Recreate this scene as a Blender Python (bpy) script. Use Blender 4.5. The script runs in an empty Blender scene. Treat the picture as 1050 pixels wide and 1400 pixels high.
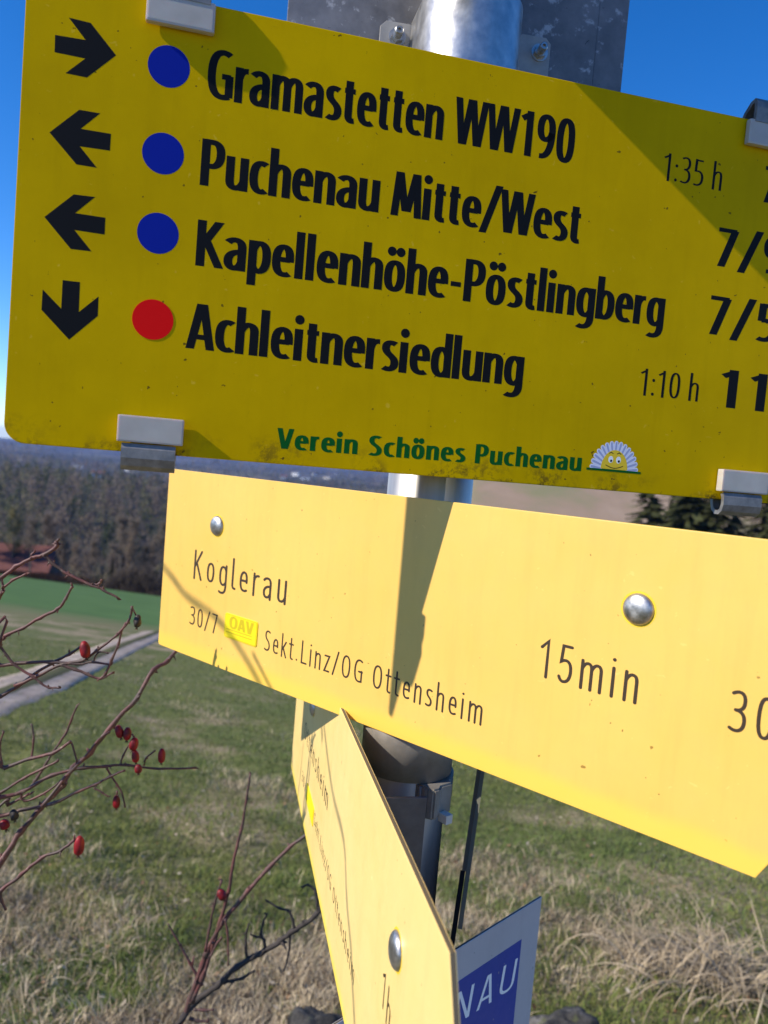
import bpy, bmesh, math, random
import numpy as np
from mathutils import Vector, Matrix
from math import sin, cos, radians, pi, hypot, atan2, tan, sqrt
random.seed(7); rng = np.random.default_rng(11)
SC = bpy.context.scene
COL = SC.collection

# ------------------------------------------------------------------ camera
FPX = 1050.0
PITCH, ROLL = radians(3.64), radians(4.76)
CAM = np.array([0, 0, 1.3])
_F = np.array([0, cos(PITCH), -sin(PITCH)])
_R0 = np.array([1.0, 0, 0]); _U0 = np.array([0, sin(PITCH), cos(PITCH)])
_R = cos(ROLL)*_R0 + sin(ROLL)*_U0
_U = cos(ROLL)*_U0 - sin(ROLL)*_R0
cd = bpy.data.cameras.new('camera'); cam = bpy.data.objects.new('camera', cd); COL.objects.link(cam)
m = Matrix.Identity(4)
for i in range(3):
    m[i][0], m[i][1], m[i][2], m[i][3] = _R[i], _U[i], -_F[i], CAM[i]
cam.matrix_world = m
cd.sensor_fit = 'HORIZONTAL'; cd.sensor_width = 36; cd.lens = 36.0
cd.clip_start = 0.02; cd.clip_end = 30000
cd.dof.use_dof = True; cd.dof.focus_distance = 0.50; cd.dof.aperture_fstop = 15
SC.camera = cam

# ------------------------------------------------------------------ sun, sky, exposure
AZB = radians(76.71)                      # direction in which the big sign runs
UB = np.array([sin(AZB), cos(AZB), 0]); NB = np.array([UB[1], -UB[0], 0])
SUN_D, SUN_E = radians(7.6), radians(34.8)
_h = -UB*cos(SUN_D) + NB*sin(SUN_D)
SUN = np.array([_h[0]*cos(SUN_E), _h[1]*cos(SUN_E), sin(SUN_E)])
w = bpy.data.worlds.new('World'); SC.world = w; w.use_nodes = True
nt = w.node_tree; nt.nodes.clear()
sky = nt.nodes.new('ShaderNodeTexSky'); sky.sky_type = 'NISHITA'; sky.sun_disc = False
sky.sun_elevation = SUN_E; sky.sun_rotation = atan2(SUN[0], SUN[1])
sky.altitude = 2500; sky.air_density = 1.0; sky.dust_density = 0.2; sky.ozone_density = 4.0
hs = nt.nodes.new('ShaderNodeHueSaturation'); hs.inputs['Saturation'].default_value = 1.30; hs.inputs['Hue'].default_value = .508
hs.inputs['Value'].default_value = 1.16
bg = nt.nodes.new('ShaderNodeBackground'); bg.inputs[1].default_value = 0.14
wo = nt.nodes.new('ShaderNodeOutputWorld')
nt.links.new(sky.outputs[0], hs.inputs['Color']); nt.links.new(hs.outputs[0], bg.inputs[0]); nt.links.new(bg.outputs[0], wo.inputs[0])
sl = bpy.data.lights.new('sun', 'SUN'); sl.energy = 5.0; sl.angle = radians(0.53); sl.color = (1.0, 0.90, 0.74)
so = bpy.data.objects.new('sun', sl); COL.objects.link(so)
so.rotation_euler = Vector(SUN).to_track_quat('Z', 'Y').to_euler()
vs = SC.view_settings; vs.view_transform = 'Standard'; vs.look = 'None'; vs.exposure = 0.42; vs.gamma = 1.0
vs.use_curve_mapping = False
SC.cycles.max_bounces = 6; SC.cycles.volume_bounces = 0; SC.cycles.transparent_max_bounces = 8

# ------------------------------------------------------------------ helpers
def pray(px, py):
    return _F + _R*((px-525)/FPX) + _U*((700-py)/FPX)
def at_depth(px, py, d):
    return CAM + pray(px, py)*d
def tag(o, label=None, cat=None, group=None, kind=None):
    if label: o['label'] = label
    if cat: o['category'] = cat
    if group: o['group'] = group
    if kind: o['kind'] = kind
    return o
def empty(name, loc, label=None, cat=None, group=None):
    o = bpy.data.objects.new(name, None); COL.objects.link(o); o.location = loc; o.empty_display_size = .1
    return tag(o, label, cat, group)
def link(name, me, mat=None, parent=None):
    o = bpy.data.objects.new(name, me); COL.objects.link(o)
    if mat is not None and not me.materials: me.materials.append(mat)
    if parent is not None:
        o.parent = parent
        o.matrix_parent_inverse = Matrix.Identity(4)
        # meshes are written in world coordinates: undo the chain of parents
        off = Vector((0, 0, 0)); q = parent
        while q is not None: off += Vector(q.location); q = q.parent
        o.location = -off
    return o
def pydata(name, V, Fc, mat=None, parent=None, smooth=False):
    me = bpy.data.meshes.new(name); me.from_pydata([tuple(v) for v in V], [], [tuple(f) for f in Fc]); me.update()
    if smooth:
        me.polygons.foreach_set('use_smooth', [True]*len(me.polygons))
    return link(name, me, mat, parent)
def npmesh(name, V, F, mat=None, parent=None, colors=None, smooth=False):
    me = bpy.data.meshes.new(name); V = np.asarray(V, dtype=np.float32); F = np.asarray(F, dtype=np.int32)
    k = F.shape[1]
    me.vertices.add(len(V)); me.vertices.foreach_set('co', V.ravel())
    me.loops.add(F.size); me.loops.foreach_set('vertex_index', F.ravel())
    me.polygons.add(len(F)); me.polygons.foreach_set('loop_start', np.arange(0, F.size, k, dtype=np.int32))
    try: me.polygons.foreach_set('loop_total', np.full(len(F), k, dtype=np.int32))
    except Exception: pass
    if colors is not None:
        a = me.color_attributes.new('tint', 'FLOAT_COLOR', 'POINT')
        c = np.ones((len(V), 4), dtype=np.float32); c[:, :3] = colors
        a.data.foreach_set('color', c.ravel())
    me.update(calc_edges=True); me.validate()
    if smooth: me.polygons.foreach_set('use_smooth', np.ones(len(me.polygons), dtype=bool))
    return link(name, me, mat, parent)

# ------------------------------------------------------------------ materials
def mat(name, base=(.5, .5, .5), rough=.5, metal=0., spec=.5, build=None):
    M = bpy.data.materials.new(name); M.use_nodes = True
    b = M.node_tree.nodes['Principled BSDF']
    b.inputs['Base Color'].default_value = (*base, 1); b.inputs['Roughness'].default_value = rough
    b.inputs['Metallic'].default_value = metal; b.inputs['Specular IOR Level'].default_value = spec
    if build: build(M.node_tree, b)
    return M
def N(t, kind, **kw):
    n = t.nodes.new(kind)
    for k, v in kw.items():
        if k in n.inputs.keys(): n.inputs[k].default_value = v
        else: setattr(n, k, v)
    return n
def noise(t, scale, detail=4, rough=.55, vec=None, dist=0):
    n = N(t, 'ShaderNodeTexNoise', Scale=scale, Detail=detail, Roughness=rough, Distortion=dist)
    if vec is not None: t.links.new(vec, n.inputs['Vector'])
    return n.outputs[0]
def ramp(t, fac, stops, interp='LINEAR'):
    r = t.nodes.new('ShaderNodeValToRGB'); r.color_ramp.interpolation = interp
    while len(r.color_ramp.elements) < len(stops): r.color_ramp.elements.new(.5)
    for e, (p, c) in zip(r.color_ramp.elements, stops):
        e.position = p; e.color = (*c, 1) if len(c) == 3 else c
    t.links.new(fac, r.inputs[0]); return r.outputs[0]
def mix(t, fac, a, b, mode='MIX'):
    n = t.nodes.new('ShaderNodeMix'); n.data_type = 'RGBA'; n.blend_type = mode
    for s, v in ((0, fac), (6, a), (7, b)):
        if hasattr(v, 'links'): t.links.new(v, n.inputs[s])
        else: n.inputs[s].default_value = (*v, 1) if isinstance(v, tuple) else v
    return n.outputs[2]
def objco(t):
    return t.nodes.new('ShaderNodeTexCoord').outputs['Object']
def bump(t, b, h, strength=.2, dist=.001):
    n = N(t, 'ShaderNodeBump', Strength=strength, Distance=dist)
    t.links.new(h, n.inputs['Height']); t.links.new(n.outputs[0], b.inputs['Normal'])
def math_(t, op, a, b=None, clamp=False):
    n = t.nodes.new('ShaderNodeMath'); n.operation = op; n.use_clamp = clamp
    for s, v in ((0, a), (1, b)):
        if v is None: continue
        if hasattr(v, 'links'): t.links.new(v, n.inputs[s])
        else: n.inputs[s].default_value = v
    return n.outputs[0]

def sheet_paint(colA, colB, dirt, rust_at=None, speck=.735, fresh=None):
    """painted sheet: faint blotches, specks of dirt, grime towards given lower edge (height z)"""
    def f(t, b):
        co = objco(t)
        c = mix(t, ramp(t, noise(t, 9, 5, .6, co), [(.35, (0,)*3), (.68, (1,)*3)]), colA, colB)
        fine = noise(t, 70, 6, .7, co)
        c = mix(t, ramp(t, fine, [(.45, (0,)*3), (.8, (.25,)*3)]), c, tuple(x*.8 for x in colA))
        mp = N(t, 'ShaderNodeMapping'); mp.inputs['Scale'].default_value = (1, 1, .10); t.links.new(co, mp.inputs[0])
        c = mix(t, ramp(t, noise(t, 90, 5, .65, mp.outputs[0]), [(.50, (0,)*3), (.75, (.16,)*3)]), c, tuple(x*.55 for x in colA))
        mp2 = N(t, 'ShaderNodeMapping'); mp2.inputs['Rotation'].default_value = (.5, .9, .3); mp2.inputs['Scale'].default_value = (1, .08, 1); t.links.new(co, mp2.inputs[0])
        c = mix(t, ramp(t, noise(t, 260, 2, .4, mp2.outputs[0], .6), [(.735, (0,)*3), (.75, (.25,)*3)]), c, tuple(min(1, x*1.25+.08) for x in colA))
        sp = ramp(t, noise(t, 230, 2, .5, co), [(speck, (0,)*3), (speck+.02, (.85,)*3)])
        c = mix(t, sp, c, dirt)
        if rust_at is not None:
            sep = t.nodes.new('ShaderNodeSeparateXYZ'); t.links.new(co, sep.inputs[0])
            for z0, z1, amt in rust_at:
                mr = N(t, 'ShaderNodeMapRange'); t.links.new(sep.outputs[2], mr.inputs['Value'])
                mr.inputs['From Min'].default_value = z1; mr.inputs['From Max'].default_value = z0
                mr.inputs['To Min'].default_value = 0; mr.inputs['To Max'].default_value = amt
                n1 = ramp(t, noise(t, 160, 6, .75, co), [(.47, (0,)*3), (.6, (1,)*3)])
                n2 = ramp(t, noise(t, 22, 2, .5, co), [(.45, (0,)*3), (.6, (1,)*3)])
                k = math_(t, 'MULTIPLY', math_(t, 'MULTIPLY', n1, n2), mr.outputs[0], True)
                c = mix(t, k, c, (.05, .028, .012))
        if fresh:                          # unfaded border paint along the lower edge
            z0, colF = fresh; sp_ = t.nodes.new('ShaderNodeSeparateXYZ'); t.links.new(co, sp_.inputs[0])
            zz = math_(t, 'ADD', sp_.outputs[2], math_(t, 'MULTIPLY', math_(t, 'SUBTRACT', noise(t, 25, 5, .6, co), .5), .006))
            mr = N(t, 'ShaderNodeMapRange'); mr.interpolation_type = 'SMOOTHSTEP'; t.links.new(zz, mr.inputs['Value'])
            mr.inputs['From Min'].default_value = z0+.003; mr.inputs['From Max'].default_value = z0+.014
            mr.inputs['To Min'].default_value = 1; mr.inputs['To Max'].default_value = 0
            c = mix(t, mr.outputs[0], c, colF)
        t.links.new(c, b.inputs['Base Color'])
        t.links.new(ramp(t, fine, [(.3, (.28,)*3), (.8, (.5,)*3)]), b.inputs['Roughness'])
        bump(t, b, noise(t, 14, 3, .5, co), .06, .004)
    return f
Mt = {}
Mt['big'] = mat('yellow_enamel', rough=.5, spec=.03, build=sheet_paint((.66, .425, .0), (.55, .35, .0), (.08, .05, .01), [(1.294, 1.312, .9)]))
Mt['kog'] = mat('pale_yellow_plastic', rough=.5, spec=.45, build=sheet_paint((.76, .485, .12), (.72, .45, .10), (.25, .15, .03), None, .745, (1.3-.180, (.80, .51, .085))))
Mt['kogedge'] = mat('yellow_border_paint', (.84, .64, .035), .5)
Mt['side'] = mat('faded_yellow_plastic', rough=.5, spec=.45, build=sheet_paint((.79, .585, .24), (.76, .55, .20), (.25, .15, .03), None, .76, (1.3-.341, (.80, .62, .08))))
Mt['ink'] = mat('black_print', (.006, .006, .007), .5, spec=.12)
Mt['groove'] = mat('engraved_brown', (.03, .016, .006), .6)
Mt['green'] = mat('green_print', (.001, .10, .012), .5, spec=.12)
Mt['blue'] = mat('blue_dot_paint', (.0008, .014, .30), .5, spec=.12)
Mt['red'] = mat('red_dot_paint', (.80, .002, .002), .5, spec=.12)
Mt['petal'] = mat('pale_blue_petal_print', (.72, .74, .88), .5)
Mt['petal2'] = mat('grey_petal_print', (.36, .40, .62), .5)
Mt['whitep'] = mat('white_print', (.9, .9, .9), .5)
Mt['sun'] = mat('sunny_yellow_print', (.85, .58, .01), .5)
Mt['sticker'] = mat('bright_yellow_sticker', (.80, .64, .006), .45)
Mt['emboss'] = mat('dull_yellow_relief', (.50, .39, .003), .5)
Mt['edge'] = mat('dark_sheet_edge', (.09, .075, .05), .6, .3)
Mt['sideedge'] = mat('brown_laminate_edge', (.10, .08, .05), .7)
def metalf(c0, c1, sc, r0, r1, spots=None, streak=False):
    def f(t, b):
        co = objco(t); v = co
        if streak:
            mp = N(t, 'ShaderNodeMapping'); mp.inputs['Scale'].default_value = (1, 1, .12); t.links.new(co, mp.inputs[0]); v = mp.outputs[0]
        n = noise(t, sc, 6, .65, v)
        c = mix(t, ramp(t, n, [(.35, (0,)*3), (.7, (1,)*3)]), c0, c1)
        if spots:
            s = ramp(t, noise(t, spots, 5, .6, co), [(.58, (0,)*3), (.66, (.7,)*3)])
            c = mix(t, s, c, (.55, .55, .57))
            s2 = ramp(t, noise(t, spots*2.3, 3, .6, co, 1.5), [(.70, (0,)*3), (.74, (.9,)*3)])
            c = mix(t, s2, c, (.03, .028, .03))
        t.links.new(c, b.inputs['Base Color'])
        t.links.new(ramp(t, n, [(.3, (r0,)*3), (.75, (r1,)*3)]), b.inputs['Roughness'])
        bump(t, b, noise(t, sc*3, 4, .6, v), .05 if streak else .12, .0004)
    return f
Mt['pole'] = mat('galvanised_pole', metal=.65, build=metalf((.34, .335, .33), (.52, .51, .50), 60, .38, .55, None, True))
Mt['steel'] = mat('brushed_steel', metal=.9, build=metalf((.40, .40, .40), (.58, .58, .58), 90, .3, .45))
Mt['hook'] = mat('dull_clip_steel', metal=.6, build=metalf((.17, .165, .16), (.30, .29, .28), 140, .45, .65))
Mt['plate'] = mat('weathered_zinc_sheet', metal=.35, build=metalf((.13, .13, .14), (.24, .24, .26), 35, .5, .65, 90))
Mt['bracket'] = mat('dull_aluminium', metal=.85, build=metalf((.32, .34, .37), (.45, .47, .50), 45, .4, .55))
Mt['rivet'] = mat('rivet_steel', metal=1., build=metalf((.30, .29, .28), (.60, .59, .58), 160, .32, .55))
Mt['pad'] = mat('translucent_white_plastic', rough=.35, build=lambda t, b: (t.links.new(mix(t, noise(t, 60, 3, .5, objco(t)), (.56, .54, .50), (.36, .33, .29)), b.inputs['Base Color']),
     setattr(b.inputs['Subsurface Weight'], 'default_value', .3), setattr(b.inputs['Subsurface Scale'], 'default_value', .004)))
Mt['navy'] = mat('navy_blue_enamel', rough=.3, build=sheet_paint((.004, .045, .34), (.005, .05, .31), (.3, .3, .35), None, .75))
Mt['palepaint'] = mat('pale_grey_enamel', rough=.35, build=sheet_paint((.50, .48, .50), (.46, .44, .47), (.1, .1, .1), None, .745))
def attr_mat(name, rough=.8, mul=1.0, transl=.0):
    def f(t, b):
        a = N(t, 'ShaderNodeAttribute'); a.attribute_name = 'tint'
        n = noise(t, 3, 3, .5, objco(t))
        c = mix(t, ramp(t, n, [(.3, (0,)*3), (.7, (.35,)*3)]), a.outputs['Color'], (0.02, .02, .01))
        t.links.new(c, b.inputs['Base Color'])
    return mat(name, rough=rough, spec=.15, build=f)
Mt['blade'] = attr_mat('grass_blade', .8)
Mt['wood'] = attr_mat('far_tree_foliage', 1.0)
for _k, _f in (('blade', .22), ('wood', .5)):
    _t = Mt[_k].node_tree; _b = _t.nodes['Principled BSDF']; _o = _t.nodes['Material Output']
    _tr = _t.nodes.new('ShaderNodeBsdfTranslucent'); _mx = _t.nodes.new('ShaderNodeMixShader'); _mx.inputs[0].default_value = _f
    _t.links.new(_b.inputs['Base Color'].links[0].from_socket, _tr.inputs[0])
    _t.links.new(_b.outputs[0], _mx.inputs[1]); _t.links.new(_tr.outputs[0], _mx.inputs[2]); _t.links.new(_mx.outputs[0], _o.inputs['Surface'])
def twigf(t, b):
    co = objco(t)
    c = mix(t, ramp(t, noise(t, 60, 4, .6, co), [(.4, (0,)*3), (.62, (1,)*3)]), (.060, .036, .032), (.12, .038, .036))
    c = mix(t, ramp(t, noise(t, 240, 3, .6, co), [(.6, (0,)*3), (.75, (.6,)*3)]), c, (.30, .24, .18))
    t.links.new(c, b.inputs['Base Color'])
Mt['twig'] = mat('rose_twig_bark', rough=.6, build=twigf)
Mt['darktwig'] = mat('dark_branch_bark', (.035, .028, .026), .8)
Mt['hip'] = mat('rose_hip_skin', rough=.5, spec=.3, build=lambda t, b: t.links.new(mix(t, ramp(t, noise(t, 150, 3, .5, objco(t)), [(.35, (0,)*3), (.7, (1,)*3)]), (.24, .007, .012), (.07, .005, .009)), b.inputs['Base Color']))
Mt['darkhip'] = mat('withered_hip_skin', (.018, .012, .01), .6)
Mt['calyx'] = mat('dry_calyx', (.05, .025, .015), .9)
def rockf(t, b):
    co = objco(t)
    c = ramp(t, noise(t, 14, 8, .7, co), [(.35, (.02, .02, .021)), (.56, (.07, .068, .065)), (.72, (.26, .25, .24))])
    c = mix(t, ramp(t, noise(t, 30, 3, .5, co), [(.6, (0,)*3), (.7, (.7,)*3)]), c, (.10, .11, .05))
    t.links.new(c, b.inputs['Base Color']); bump(t, b, noise(t, 40, 8, .7, co), .6, .02)
Mt['rock'] = mat('lichen_granite', rough=.9, spec=.2, build=rockf)
Mt['bark'] = mat('grey_tree_bark', (.13, .115, .10), .95, spec=.1)
Mt['houseW'] = mat('white_render', (.78, .78, .76), .8)
Mt['houseC'] = mat('cream_render', (.62, .56, .46), .8)
Mt['roofR'] = mat('red_brown_tiles', (.16, .07, .05), .8)
Mt['roofG'] = mat('grey_slate', (.10, .10, .11), .7)
Mt['pane'] = mat('window_glass', (.03, .035, .04), .1)

# ------------------------------------------------------------------ terrain
_hx = np.array([-400, -30, -3, 0, 12, 100, 112, 150, 200, 240, 330, 430, 520, 700, 900, 1150, 1400, 1750, 2200, 2700, 3400, 4300, 5200, 6500, 9000], float)
_hy = np.array([-8, -.5, .6, 1.17, 3.57, 20.05, 22.5, 33, 47, 49, 40, 29.5, 33, 62, 66, 55, 50, 85, 62, 60, 90, 80, 48, 60, 90], float)
def _sm(a):                                # smooth noise from a few sines
    x, y = a
    return (np.sin(x*1.0+.3+1.7*np.sin(y*.61))+np.sin(y*1.13+1.1+1.3*np.sin(x*.83+2))+.5*np.sin(2.3*x+1.9*y+.5)+.5*np.sin(-1.7*x+2.7*y+2.2))/3
def height(x, y):
    x = np.asarray(x, float); y = np.asarray(y, float)
    d = np.where(y > 0, y, y)
    h = np.interp(d, _hx, _hy)
    # soften the profile knees
    for k in (.86, .93, 1.07, 1.14): h = h + np.interp(d*k + (0 if abs(k-1) > 1 else 0), _hx, _hy)
    h = h/5.0
    r = np.hypot(x, y)
    near = np.clip(1-r/14, 0, 1)
    z = 1.3-h
    z = z + .035*_sm((x*2.1, y*2.1))*near + .032*_sm((x*6.3+4, y*5.7))*near + .012*_sm((x*15+4, y*14))*near
    far = np.clip((r-500)/900, 0, 1)
    z = z + far*9*_sm((x/330, y/420)) + far*3*_sm((x/120+3, y/150+1))
    a = x/np.maximum(y, 1e-3)
    z = z + np.where(y > 5, np.clip(-a-.28, 0, .5)*y*.055*np.clip((260-y)/150, 0, 1), 0)
    z = z + np.where(y > 100, 46*np.clip((a+.02)/.14, 0, 1)**2*(3-2*np.clip((a+.02)/.14, 0, 1))*np.exp(-((y-470)/150.)**2), 0)
    mid = np.clip((r-150)/200, 0, 1)*(1-far)
    z = z + mid*2.0*_sm((x/60, y/70))
    return z
def ground_at(px, py, tmax=8000):
    d = pray(px, py); t = .8; prev = t
    while t < tmax:
        P = CAM+d*t
        if P[2] < float(height(P[0], P[1])):
            lo, hi = prev, t
            for _ in range(30):
                mid = (lo+hi)/2; P = CAM+d*mid
                if P[2] < float(height(P[0], P[1])): hi = mid
                else: lo = mid
            return CAM+d*hi
        prev = t; t *= 1.012
    return CAM+d*tmax
az = np.concatenate([np.radians(np.linspace(-180, -60, 40, endpoint=False)), np.radians(np.linspace(-60, 60, 260, endpoint=False)), np.radians(np.linspace(60, 180, 40, endpoint=False))])
rr = np.concatenate([[0.0], np.geomspace(.35, 9000, 300)])
AZ, RR = np.meshgrid(az, rr); X = RR*np.sin(AZ); Y = RR*np.cos(AZ); Z = height(X, Y)
na = len(az); nr = len(rr)
idx = np.arange(na*nr).reshape(nr, na)
F4 = np.stack([idx[:-1, :], np.roll(idx, -1, 1)[:-1, :], np.roll(idx, -1, 1)[1:, :], idx[1:, :]], -1).reshape(-1, 4)
def groundf(t, b):
    co = objco(t); sep = t.nodes.new('ShaderNodeSeparateXYZ'); t.links.new(co, sep.inputs[0])
    patch = noise(t, .9, 6, .62, co); fine = noise(t, 14, 6, .7, co)
    g = ramp(t, fine, [(.3, (.065, .078, .025)), (.55, (.135, .15, .055)), (.75, (.25, .235, .12))])
    s = ramp(t, noise(t, 22, 6, .72, co), [(.3, (.15, .115, .07)), (.55, (.33, .265, .17)), (.75, (.5, .42, .29))])
    sepf = N(t, 'ShaderNodeMapRange'); t.links.new(sep.outputs[1], sepf.inputs['Value'])
    sepf.inputs['From Min'].default_value = 2.5; sepf.inputs['From Max'].default_value = 8
    sepf.inputs['To Min'].default_value = .10; sepf.inputs['To Max'].default_value = -.04
    s2 = N(t, 'ShaderNodeMapRange'); t.links.new(sep.outputs[1], s2.inputs['Value'])
    s2.inputs['From Min'].default_value = 13; s2.inputs['From Max'].default_value = 17; s2.inputs['To Max'].default_value = .11; s2.inputs['To Min'].default_value = 0
    pf = math_(t, 'ADD', math_(t, 'ADD', patch, sepf.outputs[0]), s2.outputs[0])
    near = mix(t, ramp(t, pf, [(.53, (0,)*3), (.66, (1,)*3)]), g, s)
    # far country: woods and a few pale fields
    fn = noise(t, .004, 5, .6, co)
    farc = ramp(t, fn, [(.40, (.045, .046, .030)), (.53, (.06, .058, .042)), (.56, (.12, .13, .055)), (.62, (.22, .17, .11)), (.68, (.07, .065, .045))], 'LINEAR')
    farc = mix(t, ramp(t, noise(t, .06, 5, .7, co), [(.4, (0,)*3), (.65, (.7,)*3)]), farc, (.035, .035, .025))
    kx = N(t, 'ShaderNodeMapRange'); t.links.new(sep.outputs[0], kx.inputs['Value']); kx.inputs['From Min'].default_value = 12; kx.inputs['From Max'].default_value = 30
    ky = N(t, 'ShaderNodeMapRange'); t.links.new(sep.outputs[1], ky.inputs['Value']); ky.inputs['From Min'].default_value = 760; ky.inputs['From Max'].default_value = 620
    tan_ = ramp(t, noise(t, .02, 5, .6, co), [(.35, (.20, .19, .10)), (.5, (.27, .20, .14)), (.65, (.34, .26, .19))])
    farc = mix(t, math_(t, 'MULTIPLY', kx.outputs[0], ky.outputs[0]), farc, tan_)
    k = N(t, 'ShaderNodeMapRange'); t.links.new(sep.outputs[1], k.inputs['Value'])
    k.inputs['From Min'].default_value = 103; k.inputs['From Max'].default_value = 112
    c = mix(t, k.outputs[0], near, farc)
    t.links.new(c, b.inputs['Base Color']); bump(t, b, fine, .3, .012)
Mt['ground'] = mat('meadow_ground', rough=.95, spec=.1, build=groundf)
V = np.stack([X.ravel(), Y.ravel(), Z.ravel()], 1)
g = npmesh('hillside_ground', V, F4, Mt['ground'], smooth=True); tag(g, kind='structure')

def patch(name, y0, y1, xa, xb, lift, mt, ny, nx, edge=None):
    ys = np.geomspace(y0, y1, ny); V = []; 
    for y in ys:
        l, r_ = xa(y), xb(y)
        for i in range(nx):
            x = l+(r_-l)*i/(nx-1)
            yy = y+(.8*_sm((x*.5, 3.))+.3*_sm((x*2.1, 1.)) if y == ys[0] else 0)
            V.append((x, yy, float(height(x, yy))+(lift+.0022*max(0, y-20))*min(1, (y-y0)/4)-(.05 if y == ys[0] else 0)))
    Fc = [(j*nx+i, j*nx+i+1, (j+1)*nx+i+1, (j+1)*nx+i) for j in range(ny-1) for i in range(nx-1)]
    o = pydata(name, V, Fc, mt, smooth=True); tag(o, kind='structure'); return o
def fieldf(t, b):
    co = objco(t)
    c = ramp(t, noise(t, .35, 6, .65, co), [(.3, (.06, .12, .034)), (.7, (.10, .18, .055))])
    sep = t.nodes.new('ShaderNodeSeparateXYZ'); t.links.new(co, sep.inputs[0])
    yy = math_(t, 'ADD', sep.outputs[1], math_(t, 'MULTIPLY', math_(t, 'SUBTRACT', noise(t, .5, 6, .7, co), .5), 9))
    k = N(t, 'ShaderNodeMapRange'); t.links.new(yy, k.inputs['Value']); k.inputs['From Min'].default_value = 21; k.inputs['From Max'].default_value = 26
    c = mix(t, k.outputs[0], (.17, .155, .08), c)
    t.links.new(c, b.inputs['Base Color'])
Mt['field'] = mat('young_green_crop', rough=.95, spec=.1, build=fieldf)
patch('green_field', 20.5, 104, lambda y: -y*1.3, lambda y: y*1.1, .06, Mt['field'], 40, 60)

# dirt track with two wheel ruts and a grass strip between
e1 = [ground_at(*q) for q in ((0, 925), (100, 893), (160, 873), (215, 857))]
e2 = [ground_at(*q) for q in ((0, 984), (100, 940), (160, 906), (215, 877))]
def ext(e, k0, k1):
    a = e[0]+(e[0]-e[1])*k0; b = e[-1]+(e[-1]-e[-2])*k1
    return [a]+e+[b]
e1, e2 = ext(e1, 2.5, 5), ext(e2, 2.5, 5)
def resample(P, n):
    P = np.array(P); s = np.concatenate([[0], np.cumsum(np.linalg.norm(np.diff(P[:, :2], axis=0), axis=1))])
    q = np.linspace(0, s[-1], n); return np.stack([np.interp(q, s, P[:, i]) for i in range(2)], 1)
NT = 260
A1, A2 = resample(e1, NT), resample(e2, NT)
for _ in range(60):
    for A_ in (A1, A2): A_[1:-1] = (A_[:-2]+A_[1:-1]*2+A_[2:])/4
cols = [0, .06, .2, .36, .42, .5, .56, .62, .8, .94, 1]
V = []
for i in range(NT):
    for k, c in enumerate(cols):
        wob = .035*_sm((i*.12+k, k*2.1))+.025*_sm((i*.3, k*1.1))
        p = A1[i]*(1-c-wob)+A2[i]*(c+wob); V.append((p[0], p[1], float(height(p[0], p[1]))+(-.035 if k in (0, 10) else .012 if k in (1, 9) else .022 if k in (2, 3, 7, 8) else .035)))
nc = len(cols)
Fc = [(j*nc+i, j*nc+i+1, (j+1)*nc+i+1, (j+1)*nc+i) for j in range(NT-1) for i in range(nc-1)]
def trackf(t, b):
    co = objco(t)
    c = ramp(t, noise(t, 3, 7, .7, co), [(.3, (.23, .185, .155)), (.55, (.37, .31, .265)), (.75, (.50, .43, .38))])
    t.links.new(c, b.inputs['Base Color']); bump(t, b, noise(t, 18, 6, .7, co), .4, .02)
Mt['track'] = mat('pale_dirt_gravel', rough=.95, spec=.1, build=trackf)
Mt['verge'] = mat('worn_verge_grass', rough=.95, spec=.1, build=lambda t, b: t.links.new(ramp(t, noise(t, 6, 6, .7, objco(t)), [(.35, (.10, .085, .05)), (.6, (.075, .085, .035))]), b.inputs['Base Color']))
tr = pydata('dirt_track', V, Fc, Mt['track'], smooth=True); tr.data.materials.append(Mt['verge'])
for p in tr.data.polygons:
    if (p.index % (nc-1)) in (3, 4, 5, 6): p.material_index = 1
tag(tr, kind='structure')

# ------------------------------------------------------------------ grass and straw
def blades(n, rsel, azr, hl, wd, lean, colf, seed):
    R = np.random.default_rng(seed)
    r = rsel(R, n); a = np.radians(R.uniform(azr[0], azr[1], n)); x = r*np.sin(a); y = r*np.cos(a)
    return x, y, R
def grass_mesh(name, x, y, L, W, leanmax, colors, label, cat, R, sink=.006):
    n = len(x); z = height(x, y)-sink
    th = R.uniform(0, 2*pi, n); ln = leanmax*np.sqrt(R.uniform(.05, 1, n))
    dx, dy = np.cos(th), np.sin(th); ph = R.uniform(0, pi, n); wx, wy = np.cos(ph), np.sin(ph)
    P0 = np.stack([x, y, z], 1)
    s1, c1 = np.sin(ln*.55), np.cos(ln*.55); s2, c2 = np.sin(ln), np.cos(ln)
    D = np.stack([dx, dy, np.zeros(n)], 1)
    P1 = P0+(D*s1[:, None]+np.array([0, 0, 1])*c1[:, None])*(L*.5)[:, None]
    P2 = P1+(D*s2[:, None]+np.array([0, 0, 1])*c2[:, None])*(L*.5)[:, None]
    Wv = np.stack([wx, wy, np.zeros(n)], 1)*(W/2)[:, None]
    V = np.stack([P0-Wv, P0+Wv, P1-Wv*.8, P1+Wv*.8, P2], 1).reshape(-1, 3)
    b = np.arange(n)[:, None]*5
    F = np.concatenate([b+np.array([0, 1, 3]), b+np.array([0, 3, 2]), b+np.array([2, 3, 4])], 0)
    C = np.repeat(colors, 5, axis=0)
    o = npmesh(name, V, F, Mt['blade'], colors=C); tag(o, label, cat, kind='stuff'); return o
def sel_power(r0, r1, p):
    def f(R, n):
        u = R.uniform(0, 1, n); return (r0**(1-p)+(r1**(1-p)-r0**(1-p))*u)**(1/(1-p))
    return f
def patchiness(x, y):
    return _sm((x*2.6+1.1, y*2.2+.4))*.6+_sm((x*6.1+2, y*5.3+3))*.35+_sm((x*13, y*12))*.2
N1 = 330000
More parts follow.
